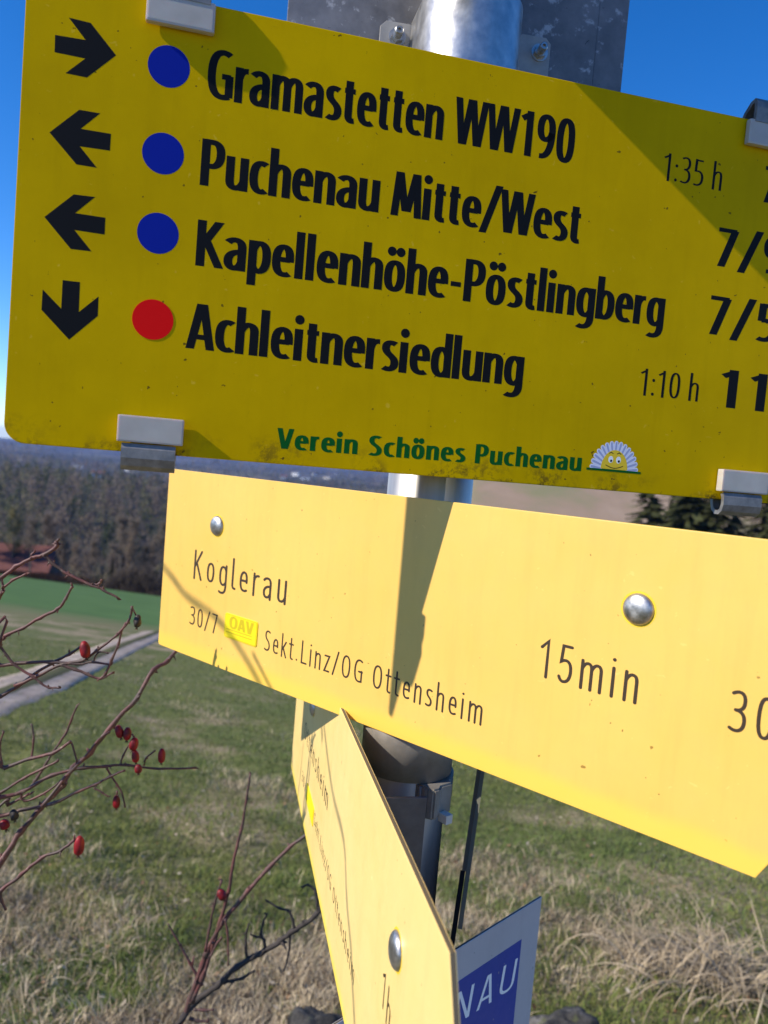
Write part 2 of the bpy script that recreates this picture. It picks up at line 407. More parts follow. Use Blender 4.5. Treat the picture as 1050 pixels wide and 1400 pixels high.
x, y, R = blades(N1, sel_power(1.5, 16, 1.1), (-37, 37), None, None, None, None, 3)
r = np.hypot(x, y)
pt = patchiness(x, y)*1.35+np.clip((4.2-r)*.15, -.34, .20)-.32*np.clip((x-.15)/.4, 0, 1)+R.normal(0, .24, N1)
hue = _sm((x*1.7+5, y*1.5+2))*.5+R.normal(0, .35, N1)
gcol = 1.5*np.stack([.10+.075*np.clip(hue+.3, 0, 1.4), .145+.045*np.clip(hue+.2, 0, 1.4), .042+.02*np.clip(hue, 0, 1)], 1)*R.uniform(.6, 1.25, N1)[:, None]
scol = np.where((R.uniform(0, 1, N1) < .3)[:, None], np.array([.36, .27, .18]), np.array([.68, .57, .40]))*R.uniform(.5, 1.2, N1)[:, None]
straw = pt > .36
cols_ = np.where(straw[:, None], scol, gcol)
L = np.where(straw, R.uniform(.025, .085, N1), R.uniform(.018, .055, N1)); W = R.uniform(.0014, .0036, N1)*(1+r*.11)
grass_mesh('meadow_grass', x, y, L, W, 1.35, cols_, 'short green meadow grass mixed with flattened winter straw', 'grass', R)

# withered leaves and pale debris lying in the grass
R = np.random.default_rng(9); n_ = 1500; r_ = sel_power(1.8, 9, .9)(R, n_); a_ = np.radians(R.uniform(-34, 34, n_)); lx, ly = r_*np.sin(a_), r_*np.cos(a_)
C0 = np.stack([lx, ly, height(lx, ly)+R.uniform(.012, .035, n_)], 1); th = R.uniform(0, 2*pi, n_); s_ = R.uniform(.004, .013, n_)
A_ = np.stack([np.cos(th), np.sin(th), R.uniform(-.5, .5, n_)], 1)*s_[:, None]; B2 = np.stack([-np.sin(th), np.cos(th), R.uniform(-.6, .6, n_)], 1)*(s_*.55)[:, None]
V = np.stack([C0-A_, C0-B2, C0+A_, C0+B2], 1).reshape(-1, 3); F = (np.arange(n_)[:, None]*4+np.array([[0, 1, 2, 3]]))
pal = np.array([[.20, .10, .05], [.55, .47, .36], [.12, .07, .045], [.40, .25, .14], [.52, .46, .37]])[R.integers(0, 5, n_)]
tag(npmesh('leaf_litter', V, F, Mt['blade'], colors=np.repeat(pal, 4, axis=0)), 'withered leaves and pale plant bits lying in the meadow', 'leaf litter', kind='stuff')

# the straw tuft low on the right, long arching blades
tc = ground_at(975, 1345)
tuft = empty('straw_tuft', tuple(tc), 'large tuft of long bleached straw blades under the tip of the lower yellow sign', 'grass tuft')
def arch_blades(name, base, n, spread, Lr, Wr, dirs, seed, parent, col=(.62, .50, .34)):
    R = random.Random(seed); V = []; Fc = []; C = []
    for _ in range(n):
        a = R.uniform(*dirs); bx = base[0]+R.gauss(0, spread); by = base[1]+R.gauss(0, spread*.8); bz = float(height(bx, by))
        L = R.uniform(*Lr); wd = R.uniform(*Wr); el = R.uniform(.5, 1.5); k = R.uniform(.12, .42); kz = R.uniform(-.12, .12)
        px, py, pz = bx, by, bz; fl = R.choice((1, -1))*R.uniform(.3, 1)
        s = L/9; m0 = len(V); t = R.uniform(.55, 1.15); sharp = R.choice((0, 0, R.randint(3, 6)))
        for j in range(10):
            wj = wd*(1-.8*(j/9)**2)/2; sx, sy = -sin(a+fl*.4)*wj, cos(a+fl*.4)*wj
            V += [(px-sx, py-sy, pz-wj*.3*fl), (px+sx, py+sy, pz+wj*.3*fl)]
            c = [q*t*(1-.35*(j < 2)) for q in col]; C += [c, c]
            px += cos(el)*cos(a)*s; py += cos(el)*sin(a)*s; pz = max(pz+sin(el)*s, float(height(px, py))+.003)
            el -= k*(1+(2.6 if j == sharp and sharp else 0)); a += kz
        Fc += [(m0+2*j, m0+2*j+1, m0+2*j+3, m0+2*j+2) for j in range(9)]
    o = npmesh(name, V, Fc, Mt['blade'], parent, colors=np.array(C)); o['kind'] = 'stuff'; return o
arch_blades('straw_blades', tc, 560, .12, (.12, .40), (.002, .0062), (0, 6.28), 5, tuft)
arch_blades('straw_blades', tc+np.array([-.12, .12, 0]), 260, .11, (.10, .28), (.002, .005), (1.5, 4.5), 6, tuft)
for k, (px, py, nn) in enumerate(((40, 1330, 260), (150, 1290, 200), (350, 1180, 160), (900, 1240, 160), (120, 1180, 130), (300, 1360, 220), (700, 1170, 120), (10, 1230, 120))):
    b_ = ground_at(px, py)
    t_ = arch_blades('flattened_straw', b_, nn, .14+.03*(b_[1]-2), (.03, .13), (.0014, .0032), (0, 6.28), 20+k, None, (.60, .50, .35))
    tag(t_, 'flattened pale straw lying in the grass', 'straw', 'patches of flattened straw in the meadow')
# white-ish stalks standing on the right
st = empty('dry_stalk', tuple(ground_at(1030, 1395)), 'single pale upright stalk at the lower right corner', 'stalk')
def tube(pts, rad, nseg=7, cap=True):
    pts = [Vector(p) for p in pts]; V = []; Fc = []
    up = Vector((.13, .21, .97)); n = len(pts)
    for i, p in enumerate(pts):
        d = (pts[min(i+1, n-1)]-pts[max(i-1, 0)]).normalized(); a = d.cross(up)
        if a.length < 1e-4: a = d.cross(Vector((1, 0, 0)))
        a.normalize(); b = d.cross(a)
        for k in range(nseg):
            an = 2*pi*k/nseg; V.append(p+(a*cos(an)+b*sin(an))*rad[i])
    for i in range(n-1):
        for k in range(nseg):
            k2 = (k+1) % nseg; Fc.append((i*nseg+k, i*nseg+k2, (i+1)*nseg+k2, (i+1)*nseg+k))
    if cap: Fc += [tuple(range(nseg))[::-1], tuple(range((n-1)*nseg, n*nseg))]
    return V, Fc
Mt['stalk'] = mat('bleached_stalk', (.48, .42, .30), .8)
p0 = ground_at(1032, 1405); pts = [p0+np.array([.004*i, .0, .028*i]) for i in range(5)]
V, Fc = tube(pts, [.003, .003, .0026, .002, .001]); pydata('stem', V, Fc, Mt['stalk'], st)

# rocks
def rock(px, py, sx, sy, sz, seed, label, sink=.0):
    P = ground_at(px, py); bm = bmesh.new(); bmesh.ops.create_icosphere(bm, subdivisions=5, radius=1)
    R = random.Random(seed); o1, o2 = R.uniform(0, 9), R.uniform(0, 9)
    from mathutils import noise as mn
    for v in bm.verts:
        c = v.co.copy(); q = c*1.6+Vector((o1, o2, 1))
        d = 1+.28*mn.noise(q)+.12*mn.noise(q*2.7)+.05*mn.noise(q*7)
        v.co = Vector((c.x*sx*d, c.y*sy*d, c.z*sz*d))+Vector((P[0], P[1], P[2]+sink))
    me = bpy.data.meshes.new('rock'); bm.to_mesh(me); bm.free()
    me.polygons.foreach_set('use_smooth', [True]*len(me.polygons))
    o = link('rock', me, Mt['rock']); tag(o, label, 'rock'); return o
rock(775, 1440, .125, .10, .10, 3, 'dark lichen-spotted rock just right of the blue sign')
rock(430, 1425, .10, .08, .075, 8, 'grey rock in straw left of the leaning side sign')

# ------------------------------------------------------------------ woods
def bare_tree_mesh(seed, H, col, n=620, spread=.28):
    R = random.Random(seed); V = []; Fc = []; C = []
    cb = H*R.uniform(.22, .35)
    limbs = []
    for _ in range(26):
        h0 = R.uniform(cb, H*.9); a = R.uniform(0, 2*pi); L = (1-(h0-cb)/(H-cb))*.55+.2; L *= H*spread
        e = R.uniform(.5, 1.1); tip = Vector((cos(a)*cos(e)*L, sin(a)*cos(e)*L, h0+sin(e)*L*1.1)); limbs.append((Vector((0, 0, h0)), tip))
        d = (tip-limbs[-1][0]).normalized(); s = d.cross(Vector((0, 0, 1))).normalized()*.055; m0 = len(V)
        V += [limbs[-1][0]-s, limbs[-1][0]+s, tip]; Fc.append((m0, m0+1, m0+2)); C += [col]*3
    for _ in range(n):
        b, tp = R.choice(limbs); u = R.uniform(.25, 1.0); p = b.lerp(tp, u)
        d = Vector((R.gauss(0, 1), R.gauss(0, 1), R.gauss(.9, .8))).normalized(); L = R.uniform(.7, 1.9)*H/14
        q = p+d*L; s = d.cross(Vector((R.gauss(0, 1), R.gauss(0, 1), R.gauss(0, 1)))).normalized()*R.uniform(.02, .055); m0 = len(V)
        V += [p-s, p+s, q]; Fc.append((m0, m0+1, m0+2)); t = R.uniform(.85, 1.2); C += [[c*t for c in col]]*3
    return V, Fc, C
def conifer_mesh(seed, H, col, n=900, wide=.2):
    R = random.Random(seed); V = []; Fc = []; C = []
    for _ in range(n):
        h = H*(1-R.random()**.6*.92); rad = (H-h)*wide*R.uniform(.5, 1.1); a = R.uniform(0, 2*pi)
        p = Vector((cos(a)*rad*.25, sin(a)*rad*.25, h)); q = Vector((cos(a)*rad, sin(a)*rad, h-rad*.35))
        s = Vector((-sin(a), cos(a), R.uniform(-.4, .4)))*R.uniform(.15, .4); m0 = len(V)
        V += [p-s*.5, p+s*.5, q+s*.4, q-s*.4]; Fc.append((m0, m0+1, m0+2, m0+3)); t = R.uniform(.5, 1.5); C += [[c*t for c in col]]*4
    return V, Fc, C
def mesh_only(name, V, Fc, C, mt):
    me = bpy.data.meshes.new(name); me.from_pydata([tuple(v) for v in V], [], Fc)
    a = me.color_attributes.new('tint', 'FLOAT_COLOR', 'POINT'); c = np.ones((len(V), 4), dtype=np.float32); c[:, :3] = np.array(C); a.data.foreach_set('color', c.ravel())
    me.materials.append(mt); me.update(); return me
def trunk_mesh(H, r):
    V, Fc = tube([(0, 0, -.6), (.02*H*.3, 0, H*.3), (0, .02*H*.3, H*.6), (.0, 0, H*.93)], [r, r*.8, r*.5, r*.12], 6)
    me = bpy.data.meshes.new('trunk'); me.from_pydata([tuple(v) for v in V], [], Fc); me.materials.append(Mt['bark']); me.update(); return me
kinds = []
for sd, col in ((1, (.33, .26, .20)), (2, (.27, .22, .18)), (3, (.37, .28, .21)), (4, (.28, .25, .13))):
    kinds.append(('bare_tree', mesh_only('crown', *bare_tree_mesh(sd, 14, col, 1300), Mt['wood']), trunk_mesh(14, .20)))
for sd, col in ((5, (.055, .062, .032)), (6, (.085, .095, .04))):
    kinds.append(('conifer', mesh_only('crown', *conifer_mesh(sd, 14, col), Mt['wood']), trunk_mesh(14, .2)))
TL = {'bare_tree': ('slender leafless grey-brown tree in the wood below the green field', 'tree', 'leafless trees of the valley wood'),
      'conifer': ('dark evergreen tree among the leafless trees of the valley wood', 'tree', 'evergreens of the valley wood')}
def plant_tree(ki, x, y, s, rz, lab=None, sx=1.0):
    nm, cm, tm = kinds[ki]
    e = bpy.data.objects.new(nm, None); COL.objects.link(e); e.location = (x, y, float(height(x, y))-.2); e.scale = (s*sx, s*sx, s); e.rotation_euler = (0, 0, rz)
    l = lab or TL[nm]; tag(e, *l)
    for pn, me in (('crown', cm), ('trunk', tm)):
        o = bpy.data.objects.new(pn, me); COL.objects.link(o); o.parent = e
R = random.Random(5)
for i in range(170):
    y_ = 108+70*R.random()**1.3; x_ = y_*R.uniform(-.62, -.05)
    ki = R.choice((0, 1, 2, 3, 0, 1)) if R.random() > .13 or x_/y_ < -.40 else R.choice((4, 5))
    plant_tree(ki, x_, y_, R.uniform(.45, .85) if ki < 4 else R.uniform(.4, .6), R.uniform(0, 6.28))
lab = ('tall dark evergreen seen in the gap below the big sign on the right', 'tree', 'dark evergreens right of the post')
for i in range(16):
    y_ = R.uniform(70, 92); px = R.uniform(885, 1150); x_ = (px-525)/FPX*y_
    plant_tree(4 if R.random() > .3 else 5, x_, y_, R.uniform(1.15, 1.7), R.uniform(0, 6.28), lab, 1.5)
# opposite slope and ridges: woods that read as one mass
HSPOT = [ground_at(*q) for q in ((106, 640), (133, 654), (176, 645), (192, 645), (388, 655), (404, 651), (417, 656), (430, 650), (447, 655), (461, 650))]
def clear_of_houses(x, y):
    ok = np.ones(len(x), bool)
    for h in HSPOT:
        ok &= ~((np.abs(x-h[0]/h[1]*y) < 20) & (y > h[1]-260) & (y < h[1]+12))
    return ok
def far_wood(name, n, yr, xr, Hr, tris, seed, label, cols, wid=.5, keep=None):
    R = np.random.default_rng(seed); y = R.uniform(*yr, n)**1.0; x = y*R.uniform(*xr, n)
    if y.max() > 550:
        k = clear_of_houses(x, y); x, y = x[k], y[k]; n = len(x)
    if keep is not None:
        k = keep(x, y); x, y = x[k], y[k]; n = len(x)
    z = height(x, y); H = R.uniform(*Hr, n); ci = R.integers(0, len(cols), n); base = np.array(cols)[ci]*R.uniform(.85, 1.15, n)[:, None]
    pt_ = _sm((x/45.+1, y/38.+seed)); base = base*(1+.28*pt_)[:, None]
    ol = np.clip(_sm((x/70.+4, y/33.+seed*2))-.15, 0, .8)[:, None]; base = base*(1-ol)+np.array([.15, .16, .07])*ol
    N_ = n*tris; T = np.repeat(np.arange(n), tris)
    th = R.uniform(0, 2*pi, N_); rr_ = np.sqrt(R.uniform(0, 1, N_)); hh = R.uniform(.12, 1, N_)
    prof = np.sin(np.clip(hh, .05, 1)*pi*.86+.2)**.6 if False else np.sqrt(np.clip(1.05-hh, .02, 1))*.9
    rad = H[T]*wid*.5*rr_*prof
    P = np.stack([x[T]+np.cos(th)*rad, y[T]+np.sin(th)*rad, z[T]+H[T]*hh*.95], 1)
    s = (H[T]*.11*(40/tris)**.4)[:, None]
    V = np.stack([P+R.normal(0, 1, (N_, 3))*s*np.array([.45, .45, .3]), P+R.normal(0, 1, (N_, 3))*s*np.array([.45, .45, .3]), P+R.normal(0, 1, (N_, 3))*s*np.array([.3, .3, 1.0])], 1).reshape(-1, 3)
    F = np.arange(N_*3).reshape(-1, 3); C = np.repeat(base[T]*R.uniform(.88, 1.12, N_)[:, None], 3, axis=0)
    o = npmesh(name, V, F, Mt['wood'], colors=C); tag(o, label, 'wood', kind='stuff')
bc = [(.24, .19, .15), (.20, .165, .135), (.27, .21, .155), (.20, .19, .11), (.06, .08, .03)]
far_wood('valley_wood', 2600, (178, 540), (-.75, .3), (8, 14), 60, 1, 'grey-brown leafless wood on the slope across the valley', bc, .62, lambda x, y: (x/y < .07+.04*_sm((y/40., x/50.))) | (y < 230))
far_wood('ridge_wood', 2600, (600, 1500), (-.7, .2), (12, 20), 22, 2, 'bluish leafless wood on the middle ridges', bc, .9, lambda x, y: _sm((x/170+1, y/210)) > -.18)
far_wood('distant_wood', 6500, (1500, 4600), (-.7, .75), (16, 28), 9, 4, 'hazy distant woods along the far hills', bc, 1.6, lambda x, y: _sm((x/330+2, y/400)) > -.15)
# reddish thicket and dark hedge line at the foot of the wood
def thicket(px, py, wpx, Hm, col, label, cat, seed, name):
    P = np.array([(px-525)/FPX*106, 106., 0]); P[2] = float(height(P[0], P[1])); d = P[1]; w_ = wpx/FPX*d; R = random.Random(seed); V = []; Fc = []; C = []
    for _ in range(6500):
        a = R.uniform(-1, 1); hmax = Hm*sqrt(max(.05, 1-abs(a)**2.5))
        p = Vector((P[0]+a*w_/2, P[1]+R.uniform(0, 4), float(height(P[0]+a*w_/2, P[1]))+R.uniform(0, .75)*hmax))
        dd = Vector((R.gauss(0, .35), R.gauss(0, .35), 1)).normalized(); q = p+dd*hmax*R.uniform(.15, .35)
        s = Vector((R.gauss(0, 1), R.gauss(0, 1), 0)).normalized()*R.uniform(.02, .06); m0 = len(V)
        V += [p-s, p+s, q]; Fc.append((m0, m0+1, m0+2)); t = R.uniform(.6, 1.3); C += [[c*t for c in col]]*3
    e = empty(name, tuple(P), label, cat)
    o = link('stems', mesh_only('stems', V, Fc, C, Mt['wood']), None, e); return e
thicket(110, 812, 300, 1.2, (.06, .035, .025), 'low dark brown hedge along the far edge of the green field', 'hedge', 4, 'low_hedge')
thicket(190, 808, 90, 4.0, (.17, .14, .12), 'grey leafless thicket beside the yellow sign at the field edge', 'thicket', 5, 'grey_thicket')

# houses far off, each with walls, roof and windows
def house(px, py, w_, d_, h_, rz, wm, rm, label, P=None):
    P = ground_at(px, py) if P is None else P; w_, d_, h_ = (w_, d_, h_) if d_ < 9 else (w_*1.15, d_*1.1, h_*1.25)
    e = bpy.data.objects.new('house', None); COL.objects.link(e)
    e.location = tuple(P); e.rotation_euler = (0, 0, rz); tag(e, label, 'house')
    def part(nm, V, Fc, mt, par=e):
        me = bpy.data.meshes.new(nm); me.from_pydata(V, [], Fc); me.materials.append(mt); me.update()
        o = bpy.data.objects.new(nm, me); COL.objects.link(o); o.parent = par; return o
    def boxv(x0, x1, y0, y1, z0, z1): return [(x0, y0, z0), (x1, y0, z0), (x1, y1, z0), (x0, y1, z0), (x0, y0, z1), (x1, y0, z1), (x1, y1, z1), (x0, y1, z1)]
    BF = [(0, 3, 2, 1), (4, 5, 6, 7), (0, 1, 5, 4), (1, 2, 6, 5), (2, 3, 7, 6), (3, 0, 4, 7)]
    a, b = w_/2, d_/2; g_ = h_+d_*.32
    part('wall', boxv(-a, a, -b, b, -3, h_)+[(-a, 0, g_), (a, 0, g_)], BF[:1]+BF[2:]+[(4, 8, 7), (5, 6, 9)], wm)
    o_ = .5
    part('roof', [(-a-o_, -b-o_, h_-.35), (a+o_, -b-o_, h_-.35), (a+o_, 0, g_+.1), (-a-o_, 0, g_+.1), (-a-o_, b+o_, h_-.35), (a+o_, b+o_, h_-.35),
                  (-a-o_, -b-o_, h_-.1), (a+o_, -b-o_, h_-.1), (a+o_, 0, g_+.4), (-a-o_, 0, g_+.4), (-a-o_, b+o_, h_-.1), (a+o_, b+o_, h_-.1)],
         [(0, 1, 2, 3), (3, 2, 5, 4), (6, 9, 8, 7), (9, 10, 11, 8), (0, 6, 7, 1), (4, 5, 11, 10), (0, 3, 9, 6), (3, 4, 10, 9), (1, 7, 8, 2), (2, 8, 11, 5)], rm)
    n = max(2, int(w_/4)); wme = None
    for fl in range(max(1, int(h_/3))):
        for k in range(n):
            xc = -a+(k+.5)*w_/n; z0 = .9+fl*2.9
            o = part('window', boxv(xc-.6, xc+.6, -b-.06, -b+.02, z0, z0+1.3), BF, Mt['pane'])
W_, C_, RR_, RG_ = Mt['houseW'], Mt['houseC'], Mt['roofR'], Mt['roofG']
hs_ = [(106, 640, 22, 11, 7, .1, W_, RG_, 'small distant white house left of the bottom left clip'),
       (133, 654, 16, 10, 6, .5, W_, RR_, 'small white house low on the blue hillside, the lowest at the left'),
       (176, 645, 30, 12, 6, -.2, W_, RG_, 'long white building on the hillside, left one of a close pair'),
       (192, 645, 20, 11, 7, .3, W_, RG_, 'white house on the hillside, right one of a close pair'),
       (388, 655, 16, 11, 6, .2, C_, RR_, 'cream house at the left end of the far village'),
       (404, 651, 18, 11, 8, -.3, W_, RG_, 'white house with grey roof second from left in the far village'),
       (417, 656, 22, 12, 6, .1, W_, RG_, 'wide low white house in the middle of the far village'),
       (430, 650, 17, 10, 8, .4, W_, RR_, 'tall white house with red roof in the far village'),
       (447, 655, 20, 12, 6, -.1, C_, RG_, 'cream house with grey roof in the far village'),
       (461, 650, 22, 12, 7, .2, W_, RG_, 'white house at the right end of the far village')]
for h in hs_: house(*h)
yb = 113.; xb = (28-525)/FPX*yb
house(0, 0, 10.5, 8.5, 2.4, .12, mat('brown_boards', (.12, .09, .07), .9), mat('red_brown_roof', rough=.9, build=lambda t, b: t.links.new(ramp(t, noise(t, 1.5, 5, .6, objco(t)), [(.3, (.10, .035, .03)), (.7, (.15, .052, .045))]), b.inputs['Base Color'])),
      'farm building with a red-brown roof behind the far left edge of the green field', np.array([xb, yb, float(height(xb, yb))]))

# ------------------------------------------------------------------ planes of the signs
def azv(a): return np.array([sin(radians(a)), cos(radians(a)), 0])
_d = pray(588, 665); _d = _d/hypot(_d[0], _d[1]); AX = CAM+_d*.545; AX[2] = CAM[2]
class Plane:
    """vertical plane: point = o + u*U + v*z + w*N (N faces the viewer)"""
    def __init__(s, a, off, flip_u=False, n_to=None):
        s.U = azv(a); n = np.array([s.U[1], -s.U[0], 0]); ref = (CAM-AX) if n_to is None else np.array(n_to)
        s.N = n if n@ref > 0 else -n
        s.o = AX+s.N*off
        if flip_u: s.U = -s.U
    def hit(s, px, py):
        d = pray(px, py); t = ((s.o-CAM)@s.N)/(d@s.N); q = CAM+d*t-s.o; return q@s.U, q[2]
    def P(s, u, v, w_=0.): return s.o+s.U*u+np.array([0, 0, v])+s.N*w_
PB = Plane(76.71, .0605); PK = Plane(-48.84, .034, True); PS = Plane(-11.95, .05, True, (-1, 0, 0)); PN = Plane(44.45, .04)

def slab(name, pl, uv, w0, w1, mt, parent, bev=.0006, edge_mat=None):
    """polygon outline uv on a plane, thickness from w0 (back) to w1 (front)"""
    n = len(uv); V = [pl.P(u, v, w1) for u, v in uv]+[pl.P(u, v, w0) for u, v in uv]
    area = sum(uv[i][0]*uv[(i+1) % n][1]-uv[(i+1) % n][0]*uv[i][1] for i in range(n))
    f = list(range(n)); Fc = [f, [n+i for i in f][::-1]]+[[i, n+i, n+(i+1) % n, (i+1) % n] for i in f]
    o = pydata(name, V, Fc, mt, parent)
    bm = bmesh.new(); bm.from_mesh(o.data); bmesh.ops.recalc_face_normals(bm, faces=bm.faces)
    if edge_mat is not None:
        o.data.materials.append(edge_mat)
        for fc in bm.faces:
            if abs(fc.normal.dot(Vector(pl.N))) < .5: fc.material_index = 1
    if bev > 0:
        ed = [e for e in bm.edges if any(abs(q.normal.dot(Vector(pl.N))) > .9 for q in e.link_faces)]
        bmesh.ops.bevel(bm, geom=ed, offset=bev, segments=2, affect='EDGES', profile=.7)
    bm.to_mesh(o.data); bm.free(); return o
def rrect(u0, v0, u1, v1, r, n=6):
    pts = []
    for cx, cy, a0 in ((u1-r, v1-r, 0), (u0+r, v1-r, 90), (u0+r, v0+r, 180), (u1-r, v0+r, 270)):
        for k in range(n+1):
            a = radians(a0+90*k/n); pts.append((cx+r*cos(a), cy+r*sin(a)))
    return pts
def box3(name, pl, u0, u1, v0, v1, w0, w1, mt, parent, bev=.0008):
    V = [pl.P(u, v, w_) for w_ in (w0, w1) for v in (v0, v1) for u in (u0, u1)]
    Fc = [(0, 1, 3, 2), (4, 6, 7, 5), (0, 4, 5, 1), (2, 3, 7, 6), (0, 2, 6, 4), (1, 5, 7, 3)]
    o = pydata(name, V, Fc, mt, parent); bm = bmesh.new(); bm.from_mesh(o.data); bmesh.ops.recalc_face_normals(bm, faces=bm.faces)
    if bev: bmesh.ops.bevel(bm, geom=bm.edges[:], offset=bev, segments=2, affect='EDGES', profile=.7)
    bm.to_mesh(o.data); bm.free(); return o
def profile_strip(name, pl, u0, u1, prof, th, mt, parent):
    """bent sheet: prof = list of (v, w) centre points, extruded from u0 to u1"""
    n = len(prof); L = []; Rr = []
    for i, (v, w_) in enumerate(prof):
        a = prof[max(i-1, 0)]; b = prof[min(i+1, n-1)]; dv, dw = b[0]-a[0], b[1]-a[1]; l = hypot(dv, dw) or 1
        L.append((v-dw/l*th/2, w_+dv/l*th/2)); Rr.append((v+dw/l*th/2, w_-dv/l*th/2))
    ring = L+Rr[::-1]; k = len(ring)
    V = [pl.P(u0, v, w_) for v, w_ in ring]+[pl.P(u1, v, w_) for v, w_ in ring]
    Fc = [(i, (i+1) % k, k+(i+1) % k, k+i) for i in range(k)]
    for i in range(n-1):
        Fc += [(i, i+1, k-2-i, k-1-i), (k+i, k+k-1-i, k+k-2-i, k+i+1)]
    o = pydata(name, V, Fc, mt, parent); bm = bmesh.new(); bm.from_mesh(o.data); bmesh.ops.recalc_face_normals(bm, faces=bm.faces); bm.to_mesh(o.data); bm.free()
    return o
def dome(name, pl, u, v, w0, r, h, mt, parent, n=28, rings=7, rim=.0):
    V = []; Fc = []
    for j in range(rings):
        a = (j/rings)*pi/2
        for k in range(n):
            t = 2*pi*k/n; V.append(pl.P(u+r*cos(a)*cos(t), v+r*cos(a)*sin(t), w0+h*sin(a)))
    V.append(pl.P(u, v, w0+h)); c = len(V)-1
    for j in range(rings-1):
        for k in range(n): Fc.append((j*n+k, j*n+(k+1) % n, (j+1)*n+(k+1) % n, (j+1)*n+k))
    Fc += [((rings-1)*n+k, (rings-1)*n+(k+1) % n, c) for k in range(n)]
    o = pydata(name, V, Fc, mt, parent, smooth=True); bm = bmesh.new(); bm.from_mesh(o.data); bmesh.ops.recalc_face_normals(bm, faces=bm.faces)
    bm.normal_update(); bm.to_mesh(o.data); bm.free(); return o

# ------------------------------------------------------------------ lettering: a stroke alphabet
# cap height 1, x-height .72; 'D' = straight stroke with level ends, 'P' = path, 'O' = dot
def bez(p0, p1, p2, p3, n=9):
    return [tuple((1-t)**3*a+3*(1-t)**2*t*b+3*(1-t)*t*t*c+t**3*d for a, b, c, d in zip(p0, p1, p2, p3)) for t in [i/n for i in range(1, n+1)]]
def parse(s):
    tk = s.split(); out = []; i = 0; cur = None
    while i < len(tk):
        c = tk[i]; i += 1; g_ = lambda k: [float(q) for q in tk[i:i+k]]
        if c == 'M': cur = [tuple(g_(2))]; out.append(cur); i += 2
        elif c == 'L': cur.append(tuple(g_(2))); i += 2
        elif c == 'C':
            v = g_(6); i += 6; cur += bez(cur[-1], (v[0], v[1]), (v[2], v[3]), (v[4], v[5]))
    return out
ARCH = 'M {0} .50 C {1} .61 {2} .665 {3} .665 C {4} .665 {5} .61 {5} .49 L {5} 0'
def arch(x, w_=.255): return ARCH.format(*[round(x+w_*k, 4) for k in (0, .13, .36, .58, .88, 1)])
ADV = {}; GL = {}
def G(ch, adv, P='', D=(), O=()): GL[ch] = (parse(P), list(D), list(O)); ADV[ch] = adv
bowlR = 'M .075 .50 C .10 .62 .15 .668 .205 .668 C .30 .668 .335 .55 .335 .365 C .335 .17 .285 .052 .195 .052 C .135 .052 .10 .09 .075 .17'
bowlL = 'M .335 .50 C .31 .62 .26 .668 .205 .668 C .11 .668 .075 .55 .075 .355 C .075 .16 .125 .052 .205 .052 C .27 .052 .31 .09 .335 .17'
G('a', .40, 'M .055 .60 C .09 .65 .14 .668 .185 .668 C .28 .668 .315 .60 .315 .49 L .315 0 M .315 .415 C .16 .415 .07 .345 .07 .205 C .07 .11 .115 .052 .175 .052 C .245 .052 .30 .11 .315 .20')
G('b', .405, 'M .075 0 L .075 1.05 '+bowlR)
G('c', .335, 'M .305 .635 C .275 .658 .245 .668 .215 .668 C .12 .668 .075 .55 .075 .355 C .075 .16 .125 .052 .215 .052 C .255 .052 .285 .062 .31 .085')
G('d', .41, 'M .335 1.05 L .335 0 '+bowlL)
G('e', .395, 'M .085 .385 L .33 .385 M .325 .34 C .335 .56 .295 .668 .21 .668 C .12 .668 .075 .55 .075 .355 C .075 .15 .125 .052 .23 .052 C .27 .052 .305 .062 .33 .08')
G('g', .41, 'M .335 .72 L .335 .02 C .335 -.15 .28 -.235 .17 -.235 C .125 -.235 .09 -.225 .065 -.205 '+bowlL.replace('M .335 .50 C .31 .62', 'M .335 .52 C .31 .62'))
G('h', .405, 'M .075 0 L .075 1.05 '+arch(.075))
G('i', .17, 'M .075 0 L .075 .72', O=[(.075, .93)])
G('k', .38, 'M .075 0 L .075 1.05', D=[(.315, .72, .12, .36), (.17, .44, .335, 0)])
G('l', .17, 'M .075 0 L .075 1.05')
G('m', .635, 'M .075 0 L .075 .72 '+arch(.075, .24)+' '+arch(.315, .24))
G('n', .405, 'M .075 0 L .075 .72 '+arch(.075))
G('o', .41, 'M .205 .668 C .11 .668 .075 .55 .075 .36 C .075 .17 .11 .052 .205 .052 C .30 .052 .335 .17 .335 .36 C .335 .55 .30 .668 .205 .668 L .18 .664')
G('ö', .41, 'M .205 .668 C .11 .668 .075 .55 .075 .36 C .075 .17 .11 .052 .205 .052 C .30 .052 .335 .17 .335 .36 C .335 .55 .30 .668 .205 .668 L .18 .664', O=[(.12, .92), (.295, .92)])
G('p', .405, 'M .075 -.27 L .075 .72 '+bowlR)
G('r', .265, 'M .075 0 L .075 .72 M .075 .46 C .09 .60 .14 .67 .255 .662')
G('s', .33, 'M .275 .64 C .24 .66 .205 .668 .175 .668 C .115 .668 .08 .62 .08 .55 C .08 .46 .125 .42 .175 .375 C .235 .32 .27 .28 .27 .20 C .27 .10 .22 .052 .15 .052 C .115 .052 .08 .062 .055 .08')
G('t', .275, 'M .125 .88 L .125 .18 C .125 .08 .16 .052 .20 .052 L .255 .058 M .025 .672 L .25 .672')
G('u', .405, 'M .335 .72 L .335 0 M .075 .72 L .075 .22 C .075 .10 .115 .052 .18 .052 C .25 .052 .31 .10 .335 .21')
G('z', .35, 'M .05 .672 L .29 .672 M .045 .048 L .305 .048', D=[(.28, .66, .07, .06)])
G('A', .45, 'M .12 .27 L .33 .27', D=[(.205, 1, .045, 0), (.245, 1, .405, 0)])
